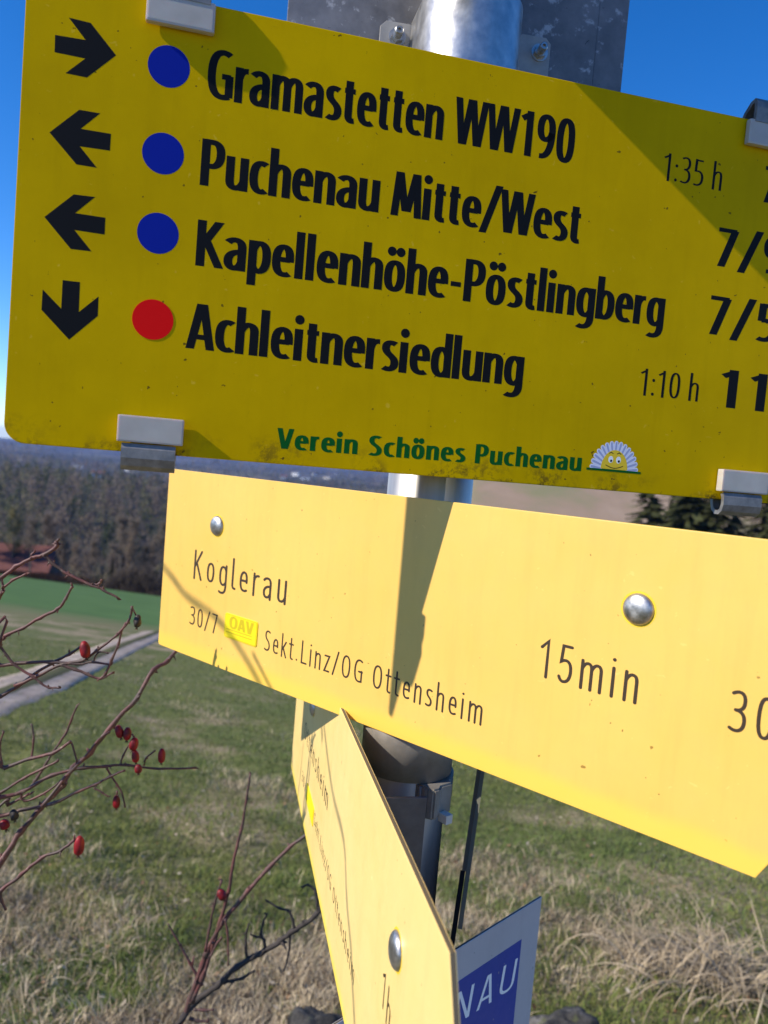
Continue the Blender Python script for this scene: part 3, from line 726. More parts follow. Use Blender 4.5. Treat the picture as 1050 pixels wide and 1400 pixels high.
G('G', .51, 'M .43 .90 C .385 .935 .335 .948 .29 .948 C .15 .948 .08 .78 .08 .50 C .08 .21 .15 .052 .30 .052 C .35 .052 .395 .06 .435 .08 M .43 .06 L .43 .50 M .28 .47 L .46 .47')
G('K', .47, 'M .08 0 L .08 1', D=[(.39, 1, .13, .50), (.17, .58, .42, 0)])
G('L', .38, 'M .08 1 L .08 0 M .06 .052 L .37 .052')
G('M', .60, '', D=[(.12, 1, .06, 0), (.48, 1, .54, 0), (.135, 1, .28, .12), (.465, 1, .32, .12)])
G('N', .53, 'M .08 0 L .08 1 M .45 0 L .45 1', D=[(.09, 1, .44, 0)])
G('O', .53, 'M .265 .948 C .13 .948 .08 .77 .08 .50 C .08 .23 .13 .052 .265 .052 C .40 .052 .45 .23 .45 .50 C .45 .77 .40 .948 .265 .948 L .24 .944')
G('P', .43, 'M .08 0 L .08 1 M .07 .948 L .19 .948 C .31 .948 .355 .86 .355 .70 C .355 .53 .30 .43 .18 .43 L .07 .43')
G('S', .42, 'M .35 .90 C .31 .93 .27 .948 .225 .948 C .14 .948 .09 .87 .09 .76 C .09 .64 .15 .58 .215 .52 C .30 .44 .345 .37 .345 .25 C .345 .12 .28 .052 .19 .052 C .135 .052 .09 .068 .06 .095')
G('U', .52, 'M .08 1 L .08 .30 C .08 .12 .15 .052 .26 .052 C .37 .052 .44 .12 .44 .30 L .44 1')
G('V', .45, '', D=[(.05, 1, .205, 0), (.40, 1, .245, 0)])
G('W', .70, '', D=[(.045, 1, .165, 0), (.33, 1, .20, 0), (.37, 1, .50, 0), (.655, 1, .535, 0)])
G('0', .44, 'M .22 .948 C .12 .948 .08 .80 .08 .50 C .08 .20 .12 .052 .22 .052 C .32 .052 .36 .20 .36 .50 C .36 .80 .32 .948 .22 .948 L .20 .944')
G('1', .38, 'M .23 0 L .23 1 M .235 .93 L .05 .815')
G('3', .43, 'M .07 .90 C .11 .93 .16 .948 .20 .948 C .29 .948 .335 .87 .335 .75 C .335 .60 .27 .525 .15 .525 M .15 .525 C .29 .525 .355 .44 .355 .29 C .355 .13 .28 .052 .18 .052 C .13 .052 .09 .065 .055 .09')
G('5', .43, 'M .35 .945 L .10 .945 M .115 .99 L .10 .53 M .095 .55 C .30 .60 .355 .46 .355 .32 C .355 .14 .27 .052 .17 .052 C .12 .052 .09 .062 .06 .08')
G('7', .42, 'M .03 .945 L .375 .945', D=[(.345, .96, .13, 0)])
G('9', .44, 'M .09 .06 C .28 .03 .36 .25 .36 .62 C .36 .83 .31 .948 .22 .948 C .12 .948 .08 .85 .08 .69 C .08 .52 .13 .44 .20 .44 C .29 .44 .34 .50 .355 .60')
G('/', .36, '', D=[(.33, 1.06, .03, -.08)])
G('-', .27, 'M .03 .37 L .24 .37')
G(':', .17, '', O=[(.085, .09), (.085, .60)])
G('.', .17, '', O=[(.085, .075)])
G('ı', .15, 'M .075 0 L .075 .72')
ADV[' '] = .20
DIN = {}                                   # variants for the engraved alphabet
def Gd(ch, P, O=()): DIN[ch] = (parse(P), [], list(O))
Gd('l', 'M .06 1.03 L .06 .16 C .06 .05 .10 .03 .17 .03'); Gd('t', 'M .12 .95 L .12 .16 C .12 .05 .16 .03 .24 .03 M .02 .69 L .24 .69')
Gd('1', 'M .06 .80 L .23 .99 L .23 .02'); Gd('7', 'M .07 .97 L .36 .97 L .17 .02'); Gd('/', 'M .31 1.0 L .05 -.02')
Gd('K', 'M .08 0 L .08 1 M .38 1 L .08 .42 M .17 .58 L .40 0'); Gd('k', 'M .075 0 L .075 1.05 M .32 .70 L .075 .28 M .15 .42 L .34 0')
Gd('z', 'M .06 .69 L .31 .69 L .06 .03 L .32 .03'); Gd('L', 'M .08 1 L .08 .03 L .36 .03')
Gd('5', 'M .34 .97 L .12 .97 L .09 .55 C .20 .64 .355 .62 .355 .34 C .355 .12 .27 .03 .18 .03 C .12 .03 .08 .08 .06 .15')
Gd('N', 'M .08 0 L .08 1 L .45 0 L .45 1'); Gd('A', 'M .03 0 L .225 1 L .42 0 M .10 .30 L .35 .30')

def ribbon(path, hx, hy, round_caps):
    """offset a path by an elliptical pen; returns quads strip of (x,y) and faces"""
    pts = [path[0]]
    for p in path[1:]:
        if hypot(p[0]-pts[-1][0], p[1]-pts[-1][1]) > 1e-5: pts.append(p)
    n = len(pts); L = []; Rr = []; closed = False
    for i in range(n):
        def nd(a, b):
            dx, dy = b[0]-a[0], b[1]-a[1]; l = hypot(dx, dy) or 1; return (-dy/l, dx/l)
        n1 = nd(pts[i-1], pts[i]) if i > 0 else nd(pts[0], pts[1]); n2 = nd(pts[i], pts[i+1]) if i < n-1 else n1
        mx, my = n1[0]+n2[0], n1[1]+n2[1]; l = hypot(mx, my) or 1; mx, my = mx/l, my/l
        k = 1/max(.45, mx*n1[0]+my*n1[1]); ox, oy = mx*hx*k, my*hy*k
        L.append((pts[i][0]+ox, pts[i][1]+oy)); Rr.append((pts[i][0]-ox, pts[i][1]-oy))
    return L, Rr
def lettering(name, pl, text, start, end, cap_px, hx, hy, mt, parent, w0=.0, font='sans', track=0., width=None, relief=.00003, slant=0.):
    """start/end: image positions of the baseline ends; cap_px: pixel on top of the first capital"""
    u0, v0 = pl.hit(*start); _, vt = pl.hit(*cap_px); H = vt-v0
    if end is not None: u1, v1 = pl.hit(*end)
    if font == 'sans': track += .035
    total = sum(ADV[c]+track for c in text)-track
    sx = (u1-u0)/(total-.05*2+hx*0) if end is not None else H*width
    dv = (v1-v0)/(u1-u0) if end is not None else 0
    V = []; Fc = []; x = -.03; lay = 0
    def put(poly_quads):
        nonlocal lay
        lay = (lay+1) % 9; w_ = w0+relief+lay*.000004
        for q in poly_quads:
            m0 = len(V); V.extend(pl.P(u0+(a+x+slant*b)*sx, v0+b*H+dv*(a+x)*sx, w_) for a, b in q); Fc.append(tuple(range(m0, m0+len(q))))
    for c in text:
        if c != ' ':
            paths, D, O = (DIN.get(c) or GL[c]) if font == 'din' else GL[c]
            for p in paths:
                L, Rr = ribbon(p, hx, hy, font == 'din')
                put([[L[i], Rr[i], Rr[i+1], L[i+1]] for i in range(len(L)-1)])
                if font == 'din':
                    for e in (p[0], p[-1]): put([[(e[0]+hx*cos(2*pi*k/10), e[1]+hy*cos(0)*sin(2*pi*k/10)) for k in range(10)]])
            for (xa, ya, xb, yb) in D:
                an = hypot(xb-xa, yb-ya); hw = hx*.94*an/abs(yb-ya)
                put([[(xa-hw, ya), (xb-hw, yb), (xb+hw, yb), (xa+hw, ya)]])
            for (xo, yo) in O:
                rx = hx*1.12; ry = rx*sx/H if font != 'din' else hx*1.1
                put([[(xo+rx*cos(2*pi*k/16), yo+max(ry, hy*1.1)*sin(2*pi*k/16)) for k in range(16)]])
        x += ADV[c]+track
    # tiny upstand so that the print has an edge of its own
    o = pydata(name, V, Fc, mt, parent)
    bm = bmesh.new(); bm.from_mesh(o.data)
    for f in bm.faces:
        if f.normal.dot(Vector(pl.N)) < 0: f.normal_flip()
    bm.to_mesh(o.data); bm.free()
    return o

# ------------------------------------------------------------------ signpost
gz = float(height(AX[0], AX[1]))
post = empty('signpost', (AX[0], AX[1], gz), 'round galvanised steel post that carries all the hiking signs', 'post')
RP = .0300
def cyl(name, r0, z0, z1, mt, parent, n=64, r_in=None, a0=0, a1=2*pi, ax=None):
    ax = AX if ax is None else ax; V = []; Fc = []; full = abs(a1-a0-2*pi) < 1e-6; k = n if full else n+1
    rad = [(r0, z0), (r0, z1)] if r_in is None else [(r_in, z0), (r0, z0), (r0, z1), (r_in, z1)]
    for (r_, z_) in rad:
        for i in range(k):
            a = a0+(a1-a0)*i/n; V.append((ax[0]+r_*cos(a), ax[1]+r_*sin(a), z_))
    m_ = len(rad); rng_ = range(m_-1) if r_in is None else range(m_)
    for j in rng_:
        j2 = (j+1) % m_
        for i in range(n):
            i2 = (i+1) % k; Fc.append((j*k+i, j*k+i2, j2*k+i2, j2*k+i))
    if r_in is None: Fc += [tuple(range(k))[::-1], tuple(range(k, 2*k))]
    elif not full: Fc += [tuple(j*k for j in range(m_)), tuple(j*k+n for j in range(m_))[::-1]]
    o = pydata(name, V, Fc, mt, parent)
    bm = bmesh.new(); bm.from_mesh(o.data); bmesh.ops.recalc_face_normals(bm, faces=bm.faces)
    for f in bm.faces: f.smooth = abs(f.normal.z) < .5
    bm.to_mesh(o.data); bm.free(); return o
Z0 = CAM[2]
cyl('tube', RP, gz-.3, Z0+.75, Mt['pole'], post)

Mt['earm'] = mat('clamp_ear_steel', metal=.3, build=metalf((.30, .29, .28), (.42, .41, .40), 60, .5, .65))
# weathered metal plate behind the post, held by a half clamp with two bolted ears
PP = Plane(81.5, -.034)
plate = empty('metal_plate', tuple(PP.P(0, .17)), 'grey weathered sheet metal plate behind the top of the post', 'plate')
ul, vl = PP.hit(392, 30); ur, vr = PP.hit(808, 130); ue, _ = PP.hit(849, 130)
slab('sheet', PP, [(ul, .16), (ur, .16), (ur, .75), (ul, .75)], -.002, 0, Mt['plate'], plate, .0004)
box3('folded_edge', PP, ur+.0003, ur+(ue-ur)*1.0, .16, .75, -.030, -.0008, Mt['plate'], plate, .001)
clamp = empty('pole_clamp', tuple(PP.P(0, .3)), 'steel half clamp with two bolted ears on the post above the big sign', 'clamp')
def half_clamp(parent, pl, r, z0, z1, ear_w, mt, wb):
    n = 40; th = .002; V = []; Fc = []; prof = []
    a0 = math.acos(min(1, .006/r)) if False else 0
    # path in plan: ear, half circle in front, ear
    off = wb
    prof.append((-r-ear_w, off)); prof.append((-r-.002, off))
    for i in range(n+1):
        a = pi-pi*i/n; prof.append((cos(a)*r, .036+sin(a)*(r)-.002 if False else max(off, .034+sin(a)*r)))
    prof.append((r+.002, off)); prof.append((r+ear_w, off))
    L = []; Rr = []; m_ = len(prof)
    for i, (u, w_) in enumerate(prof):
        a = prof[max(0, i-1)]; b = prof[min(m_-1, i+1)]; du, dw = b[0]-a[0], b[1]-a[1]; l = hypot(du, dw) or 1
        L.append((u-dw/l*th/2, w_+du/l*th/2)); Rr.append((u+dw/l*th/2, w_-du/l*th/2))
    ring = L+Rr[::-1]; k = len(ring)
    for z_ in (z0, z1): V += [pl.P(u, z_, w_) for u, w_ in ring]
    Fc = [(i, (i+1) % k, k+(i+1) % k, k+i) for i in range(k)]
    for i in range(m_-1): Fc += [(i, i+1, k-2-i, k-1-i), (k+i, 2*k-1-i, 2*k-2-i, k+i+1)]
    o = pydata('band', V, Fc, mt, parent); bm = bmesh.new(); bm.from_mesh(o.data); bmesh.ops.recalc_face_normals(bm, faces=bm.faces)
    bm.to_mesh(o.data); bm.free(); o.data.shade_smooth(); 
    try: o.data.set_sharp_from_angle(angle=radians(40))
    except Exception: pass
    return o
zb0, zb1 = .222, PP.hit(543, 33)[1]
half_clamp(clamp, PP, .0338, zb0, zb1-.002, .0005, Mt['steel'], .008)
def ear(px0, px1, pyt):
    a, t = PP.hit(px0, pyt); b, _ = PP.hit(px1, pyt)
    c = .004
    return slab('ear', PP, [(a, t-.04), (b, t-.04), (b, t-c), (b-c, t), (a+c, t), (a, t-c)], .0045, .0070, Mt['earm'], clamp, .0004)
ear(519, 567, 34); ear(703, 750, 52)
def hexbolt(px, py, w0, parent, r=.0048, pl=PP):
    u, v = pl.hit(px, py)
    V = []; n = 6
    for w_ in (w0, w0+.004):
        for k in range(n): V.append(pl.P(u+r*cos(pi*k/3+.3), v+r*sin(pi*k/3+.3), w_))
    Fc = [tuple(range(n))[::-1], tuple(range(n, 2*n))]+[(k, (k+1) % n, n+(k+1) % n, n+k) for k in range(n)]
    nut = pydata('nut', V, Fc, Mt['steel'], parent)
    V = []; n = 20; rr2 = [(.0062, w0-.0005), (.0062, w0+.0006)]
    for r_, w_ in rr2:
        for k in range(n): V.append(pl.P(u+r_*cos(2*pi*k/n), v+r_*sin(2*pi*k/n), w_))
    pydata('washer', V, [tuple(range(n, 2*n))]+[(k, (k+1) % n, n+(k+1) % n, n+k) for k in range(n)], Mt['steel'], nut)
    V = []
    for r_, w_ in ((.0031, w0+.003), (.0031, w0+.0095), (.0024, w0+.0102), (.0013, w0+.0102), (.0012, w0+.0085)):
        for k in range(n): V.append(pl.P(u+r_*cos(2*pi*k/n), v+r_*sin(2*pi*k/n), w_))
    Fc = [(j*n+k, j*n+(k+1) % n, (j+1)*n+(k+1) % n, (j+1)*n+k) for j in range(4) for k in range(n)]+[tuple(range(4*n, 5*n))]
    pydata('bolt', V, Fc, Mt['steel'], nut)
hexbolt(541, 58, .0072, clamp); hexbolt(733, 79, .0072, clamp)

# ------------------------------------------------------------------ the big yellow sign
WS = .0
big = empty('hiking_sign', tuple(PB.P(-.02, .12)), 'large dark yellow sign with four destinations, arrows and coloured dots at the top', 'sign', None)
bl, bt = PB.hit(35, 0)[0], PB.hit(700, 94)[1]; bb = PB.hit(500, 644)[1]; br = .335
slab('sign_panel', PB, rrect(bl, bb, br, bt, .011, 8), -.0025, 0, Mt['big'], big, .0005, Mt['edge'])
box3('rear_rail', PB, -.19, .24, .030, .055, -.012, -.0028, Mt['bracket'], big)
box3('rear_rail', PB, -.19, .24, .19, .215, -.012, -.0028, Mt['bracket'], big)
def poly(name, pl, pxs, mt, parent, w_=.00004):
    return slab(name, pl, [pl.hit(*q) for q in pxs], w_-.00004, w_, mt, parent, 0)
A3 = lambda L, oy=0: [(a/3, b/3+oy) for a, b in L]
ar1 = A3([(226, 143), (351, 164), (282, 72), (372, 94), (476, 227), (356, 318), (269, 300), (350, 240), (224, 214)])
ar2 = A3([(203, 543), (325, 450), (411, 465), (331, 528), (455, 549), (451, 618), (327, 600), (397, 688), (313, 674)])
ar3 = A3([(182, 890), (303, 797), (390, 808), (308, 874), (432, 893), (429, 962), (305, 943), (375, 1031), (290, 1021)])
ar4 = A3([(257, 189), (328, 197), (323, 320), (404, 256), (401, 336), (283, 433), (170, 311), (175, 227), (251, 306)], 320)
for a_, l_ in ((ar1, 'black arrow pointing right'), (ar2, 'upper black arrow pointing left'), (ar3, 'lower black arrow pointing left'), (ar4, 'black arrow pointing down')):
    o = poly('arrow', PB, a_, Mt['ink'], big); o['label'] = l_
def disc(name, pl, px, py, r, h, mt, parent, ry=None, n=40, bev=0.):
    u, v = pl.hit(px, py); ry = ry or r
    return slab(name, pl, [(u+r*cos(2*pi*k/n), v+ry*sin(2*pi*k/n)) for k in range(n)], 0, h, mt, parent, bev)
RD = .0113
for (px, py, mt, h, l_) in ((231, 91, 'blue', .00004, 'blue dot, top row'), (223, 210, 'blue', .00004, 'blue dot, second row'), (216, 319, 'blue', .00004, 'blue dot, third row'), (209, 437, 'red', .0002, 'raised red dot, bottom row')):
    o = disc('marker_dot', PB, px, py, RD, h, Mt[mt], big); o['label'] = l_
hb, hv = .080, .056
T = lambda *a, **k: lettering('lettering', PB, *a, parent=big, **k)
T('Gramastetten WW190', (284, 133), (779, 224), (297, 67), hb, hv, Mt['ink'])
T('Puchenau Mitte/West', (275, 253), (788, 333), (283, 190), hb, hv, Mt['ink'])
T('Kapellenhöhe-Pöstlingberg', (269, 363), (902, 447), (272, 300), hb, hv, Mt['ink'])
T('Achleitnersiedlung', (258, 476), (709, 528), (262, 414), hb, hv, Mt['ink'])
T('1:35 h', (905, 246), (984, 261), (908, 208), .044, .030, Mt['ink'])
T('1:10 h', (873, 540), (952, 549), (876, 503), .044, .030, Mt['ink'])
T('7/9', (978, 363), (1066, 377), (981, 310), .074, .054, Mt['ink'], track=.03)
T('7/5', (967, 456), (1056, 469), (970, 403), .074, .054, Mt['ink'], track=.03)
T('11', (983, 556), (1044, 563), (986, 504), .082, .054, Mt['ink'], track=.10)
T('7', (1042, 276), None, (1044, 226), .074, .054, Mt['ink'], width=1.3)
T('Verein Schönes Puchenau', (380, 613), (791, 644), (381, 585), .082, .066, Mt['green'], track=.035)
# daisy emblem, half a flower with a smiling face
em = empty('emblem', (0, 0, 0)); em.parent = big; em.location = -Vector(big.location)
cu, cv = PB.hit(839, 644); ru = PB.hit(872, 645)[0]-cu; k_ = ru
def epoly(name, pts, mt, w_): return slab(name, PB, [(cu+a*k_, cv+b*k_) for a, b in pts], .0, w_, mt, em, 0)
NP = 15
for i in range(NP):
    a = pi*(i+.5)/NP; c_, s_ = cos(a), sin(a); pt = []
    for (q, wd) in ((.50, .075), (.85, .105), (.96, .085), (1.0, .03)):
        pt.append((q, wd))
    out = [(q*c_-wd*s_*.9, (q*s_+wd*c_*.9)*1.12) for q, wd in pt]+[(q*c_+wd*s_*.9, (q*s_-wd*c_*.9)*1.12) for q, wd in pt[::-1]]
    epoly('petal', out, Mt['petal'], .00002+.000008*(i % 3))
    out = [(q*c_-wd*s_*.35, (q*s_+wd*c_*.35)*1.12) for q, wd in pt[:3]]+[(q*c_+wd*s_*.35, (q*s_-wd*c_*.35)*1.12) for q, wd in pt[:3][::-1]]
    epoly('petal_shade', out, Mt['petal2'], .00005)
epoly('face', [(.55*cos(pi*t/24), .06+.72*sin(pi*t/24)) for t in range(25)], Mt['sun'], .00006)
for sx in (-.17, .15):
    epoly('eye', [(sx+.10*cos(2*pi*t/16), .42+.13*sin(2*pi*t/16)) for t in range(16)], Mt['whitep'], .00007)
    epoly('pupil', [(sx+.02+.045*cos(2*pi*t/12), .37+.05*sin(2*pi*t/12)) for t in range(12)], Mt['ink'], .00008)
    epoly('brow', [(sx-.09, .62), (sx, .67), (sx+.09, .62), (sx+.09, .65), (sx, .71), (sx-.09, .65)], Mt['ink'], .00007)
sm = [(-.36+.72*t/12, .22-.10*sin(pi*t/12)) for t in range(13)]
epoly('mouth', sm+[(a, b-.03) for a, b in sm[::-1]], Mt['ink'], .00007)
epoly('ground_line', [(-1.12, -.03), (1.12, -.03), (1.12, .05), (-1.12, .05)], Mt['green'], .00009)
# clips
def clip(u0, u1, top, label):
    e = empty('sign_clip', (0, 0, 0)); e.parent = big; e.location = -Vector(big.location); e['label'] = label
    w_ = u1-u0
    if top:
        box3('pad', PB, u0, u1, bt-.0175, bt-.0015, .0008, .0052, Mt['pad'], e, .0014)
        pr = [(bt-.003, .0042), (bt+.006, .0046), (bt+.0098, .0040), (bt+.0112, .003), (bt+.0105, -.0005), (bt+.006, -.006), (bt+.000, -.0105), (bt-.012, -.011)]
        profile_strip('hook', PB, u0+.0035, u1-.003, pr, .0028, Mt['hook'], e)
    else:
        box3('pad', PB, u0, u1, bb+.0058, bb+.0208, .0008, .0070, Mt['pad'], e, .0010)
        pr = [(bb+.0045, .0040), (bb+.002, .0052), (bb-.003, .0055), (bb-.0068, .0044), (bb-.0088, .0018), (bb-.0088, -.0015), (bb-.0065, -.0045), (bb-.002, -.0062), (bb+.01, -.0068), (bb+.02, -.0068)]
        profile_strip('hook', PB, u0+.0028, u1-.0038, pr, .0028, Mt['hook'], e)
x0, x1 = PB.hit(194, 40)[0], PB.hit(291, 40)[0]; clip(x0+.002, x1+.001, True, 'upper left clip')
x0, x1 = PB.hit(157, 580)[0], PB.hit(252, 580)[0]; clip(x0+.002, x1, False, 'lower left clip')
x0, x1 = PB.hit(976, 650)[0], PB.hit(1043, 650)[0]; clip(x0+.002, x1, False, 'lower right clip')
x0 = PB.hit(1013, 190)[0]; clip(x0+.002, x0+.045, True, 'upper right clip')

# ------------------------------------------------------------------ the Koglerau sign
kog = empty('hiking_sign', tuple(PK.P(0, -.1)), 'pale yellow engraved arrow sign reading 15min that crosses the middle of the picture', 'sign')
kl = PK.hit(224, 760)[0]; kt = PK.hit(640, 689)[1]; kb = PK.hit(600, 1031)[1]; ktip = PK.hit(1033, 1197)[0]
def arrow_plate(l, b, r_, t, tip, rc=.003):
    pts = []
    for cx, cy, a0 in ((l+rc, t-rc, 90), (l+rc, b+rc, 180)):
        for k in range(5):
            a = radians(a0+90*k/4); pts.append((cx+rc*cos(a), cy+rc*sin(a)))
    m_ = (t+b)/2; pts += [(r_, b), (r_+tip, m_), (r_, t)]; return pts
slab('sign_plate', PK, arrow_plate(kl, kb, ktip, kt, .045), -.003, 0, Mt['kog'], kog, .0005, Mt['kogedge'])

E_ = lambda nm, *a, **k: lettering(nm, PK, *a, parent=kog, font='din', **k)
gh = .043
E_('lettering', 'Koglerau', (264, 790), (389, 826), (265, 752), gh, .040, Mt['groove'], track=.16)
E_('lettering', '30/7', (259, 853), (295, 867), (262, 828), gh, .040, Mt['groove'], track=.10)
E_('lettering', 'Sekt.Linz/OG Ottensheim', (361, 889), (657, 991), (365, 861), gh, .040, Mt['groove'], track=.14)
E_('lettering', '15min', (736, 924), (868, 961), (741, 874), gh, .040, Mt['groove'], track=.14)
E_('lettering', '30/7', (995, 999), None, (998, 940), gh, .040, Mt['groove'], track=.14, width=1.0)
st_ = empty('sticker', (0, 0, 0)); st_.parent = kog; st_.location = -Vector(kog.location)
su0, sv1 = PK.hit(309, 837); su1, sv0 = PK.hit(351, 885); 
slab('label', PK, rrect(su0, sv0, su1, sv1, .0022), 0, .0007, Mt['sticker'], st_, .0002)
slab('frame', PK, rrect(su0+.0006, sv0+.0006, su1-.0006, sv1-.0006, .0018), .0006, .00078, Mt['emboss'], st_, 0)
slab('field', PK, rrect(su0+.0011, sv0+.0011, su1-.0011, sv1-.0011, .0015), .0006, .00086, Mt['sticker'], st_, 0)
lettering('lettering', PK, 'OAV', (315, 858), (345, 868), (316, 842), .085, .085, Mt['emboss'], st_, w0=.0009, track=.02)
for k in range(2):
    slab('line', PK, [(su0+.003, sv0+.0045+.0025*k), (su1-.006, sv0+.0045+.0025*k), (su1-.006, sv0+.0053+.0025*k), (su0+.003, sv0+.0053+.0025*k)], .0008, .00095, Mt['emboss'], st_, 0)
Mt['ring'] = mat('unfaded_ring', (.72, .50, .02), .5)
def rivet(pl, px, py, r, parent):
    u, v = pl.hit(px, py)
    slab('rivet_ring', pl, [(u+r*1.13*cos(2*pi*k/28), v+r*1.13*sin(2*pi*k/28)) for k in range(28)], 0, .00006, Mt['ring'], parent, 0)
    dome('rivet', pl, u, v, .0002, r, r*.42, Mt['rivet'], parent)
rivet(PK, 297, 719, .0086, kog); rivet(PK, 873, 833, .0086, kog)
# bracket behind it
box3('rear_bracket', PK, -.11, .10, (kt+kb)/2-.02, (kt+kb)/2+.02, -.010, -.0032, Mt['bracket'], kog)

# ------------------------------------------------------------------ the side sign pointing at the viewer
sid = empty('hiking_sign', tuple(PS.P(0, -.26)), 'pale yellow arrow sign reading Ottensheim and 1h, seen at a sharp angle below', 'sign')
sl_ = PS.hit(401, 1010)[0]; sb = PS.hit(440, 1252)[1]; stp = PS.hit(560, 1182)[1]; sr = PS.hit(613, 1308)[0]
slab('sign_plate', PS, arrow_plate(sl_, sb, sr, stp, .045), -.003, 0, Mt['side'], sid, .0005, Mt['sideedge'])

S_ = lambda *a, **k: lettering('lettering', PS, *a, parent=sid, font='din', **k)
hS = stp-sb
def suv(px, py): return PS.hit(px, py)
S_('Ottensheim', (416, 1007), (447, 1107), (415.5, 977), gh, .04, Mt['groove'], track=.14)
S_('30/7', (412.5, 1066), (419, 1092), (412, 1046), gh, .04, Mt['groove'], track=.14)
S_('Sekt.Linz/OG Ottensheim', (429, 1126), (483, 1346), (429, 1104), gh, .04, Mt['groove'], track=.14)
S_('1h', (521, 1368), (531, 1413), (524.5, 1322), gh, .04, Mt['groove'], track=.14)
a_, b_ = PS.hit(420, 1080), PS.hit(430, 1104)
slab('sticker', PS, rrect(a_[0], PS.hit(420, 1097)[1], b_[0], PS.hit(420, 1066)[1], .002), 0, .0007, Mt['sticker'], sid, .0002)
rivet(PS, 543, 1299, .0086, sid); rivet(PS, 429, 966, .0086, sid)
# channel bracket behind the side sign that meets the clamp ear
chan = empty('channel_bracket', tuple(PS.P(0, -.27)), 'dull aluminium channel bracket between the side sign and the post', 'bracket')
Mt['clampm'] = mat('dull_galvanised_clamp', metal=.45, build=metalf((.19, .18, .165), (.31, .295, .27), 40, .5, .65))
Mt['dark'] = mat('dark_anodised', metal=.5, build=metalf((.08, .085, .10), (.14, .145, .16), 45, .4, .55))
v_t = PK.P(0, kb)[2]-Z0-.012
box3('back_plate', PS, -.025, .085, -.30, -.225, -.006, -.0032, Mt['dark'], chan, .0004)
box3('near_flange', PS, .060, .0625, -.262, -.2125, -.049, -.0062, Mt['dark'], chan, .0004)
box3('far_flange', PS, -.022, -.0195, -.30, -.225, -.032, -.0062, Mt['dark'], chan, .0004)
# lower clamp ring round the post
lc = empty('post_clamp', (AX[0], AX[1], Z0-.24), 'thick steel clamp ring with a bolted lug on the post under the 15min sign', 'clamp')
cyl('ring', RP+.0030, Z0-.216, Z0-.165, Mt['clampm'], lc, r_in=RP+.0004)
cyl('strap', RP+.0048, Z0-.234, Z0-.2175, Mt['clampm'], lc, r_in=RP+.0004, a0=radians(-75), a1=radians(80))
LU = azv(105)
def lug(z0, z1, wth):
    d = np.array([sin(radians(140)), cos(radians(140)), 0]); s = np.array([d[1], -d[0], 0]); V = []
    pts2 = [(.024, -.010), (.037, -.0105), (.0395, -.0085), (.0395, .002), (.0425, .006), (.042, .011), (.037, .0135), (.024, .014)]
    for z_ in (z0, z1): V += [tuple(AX+d*a+s*b+np.array([0, 0, z_-Z0+0])) for a, b in pts2]
    n = len(pts2); Fc = [tuple(range(n))[::-1], tuple(range(n, 2*n))]+[(k, (k+1) % n, n+(k+1) % n, n+k) for k in range(n)]
    o = pydata('lug', [(v[0], v[1], v[2]) for v in V], Fc, Mt['clampm'], lc)
    bm = bmesh.new(); bm.from_mesh(o.data); bmesh.ops.recalc_face_normals(bm, faces=bm.faces)
    bmesh.ops.bevel(bm, geom=bm.edges[:], offset=.0012, segments=2, affect='EDGES'); bm.to_mesh(o.data); bm.free()
lug(Z0-.238, Z0-.2165, 0)
_d = np.array([sin(radians(140)), cos(radians(140)), 0]); _s = np.array([_d[1], -_d[0], 0])
V = [tuple(AX+_d*a+_s*b+np.array([0, 0, c])) for c in (-.2405, -.2345) for a, b in ((.040, -.003), (.0475, -.003), (.0475, .003), (.040, .003))]
pydata('bolt_head', V, [(0, 3, 2, 1), (4, 5, 6, 7), (0, 1, 5, 4), (1, 2, 6, 5), (2, 3, 7, 6), (3, 0, 4, 7)], mat('bright_bolt', (.62, .58, .52), .5), lc)

# ------------------------------------------------------------------ sign seen edge-on
PA, PBt = at_depth(669, 955, .575), at_depth(619, 1296, .50)
eo = empty('narrow_sign', tuple(PBt), 'thin dark leaning sign seen edge-on right of the post', 'sign')
def edge_panel(name, t0, t1, off0, off1, deep, mt):
    V = []
    for t in (t0, t1):
        p = PA+(PBt-PA)*t; v_ = (p-CAM)/np.linalg.norm(p-CAM); sd = np.cross(v_, PA-PBt); sd = sd/np.linalg.norm(sd)
        for o_ in (off0, off1):
            for dd in (0, deep): V.append(tuple(p+sd*o_+v_*dd))
    bx = pydata(name, V, [(0, 1, 3, 2), (4, 6, 7, 5), (0, 2, 6, 4), (1, 5, 7, 3), (0, 4, 5, 1), (2, 3, 7, 6)], mt, eo)
    bm = bmesh.new(); bm.from_mesh(bx.data); bmesh.ops.recalc_face_normals(bm, faces=bm.faces); bm.to_mesh(bx.data); bm.free()
edge_panel('sign_plate', 0, .72, -.0014, .0014, .13, Mt['edge'])
edge_panel('lower_edge', .72, 1, -.0024, .0008, .13, Mt['ink'])
edge_panel('backing', 0, .93, .0015, .0042, .12, mat('grey_green_backing', (.14, .14, .11), .8, spec=.1))

# ------------------------------------------------------------------ blue sign
blu = empty('blue_sign', tuple(PN.P(.08, -.42)), 'pale grey sign with a navy blue field reading NAU at the bottom', 'sign')
nr_, nt_ = PN.hit(741, 1226); 
slab('sign_panel', PN, [(-.10, -.56), (nr_, -.56), (nr_, nt_), (-.10, nt_)], -.002, 0, Mt['palepaint'], blu, .0004, Mt['edge'])
ir, it = PN.hit(713, 1284)
slab('blue_field', PN, [(-.075, -.53), (ir, -.53), (ir, it), (-.075, it)], 0, .0002, Mt['navy'], blu, 0)
lettering('lettering', PN, 'NAU', (617, 1404), (699, 1352), (619, 1362), .040, .045, Mt['whitep'], blu, w0=.0003, track=.12, slant=.08)

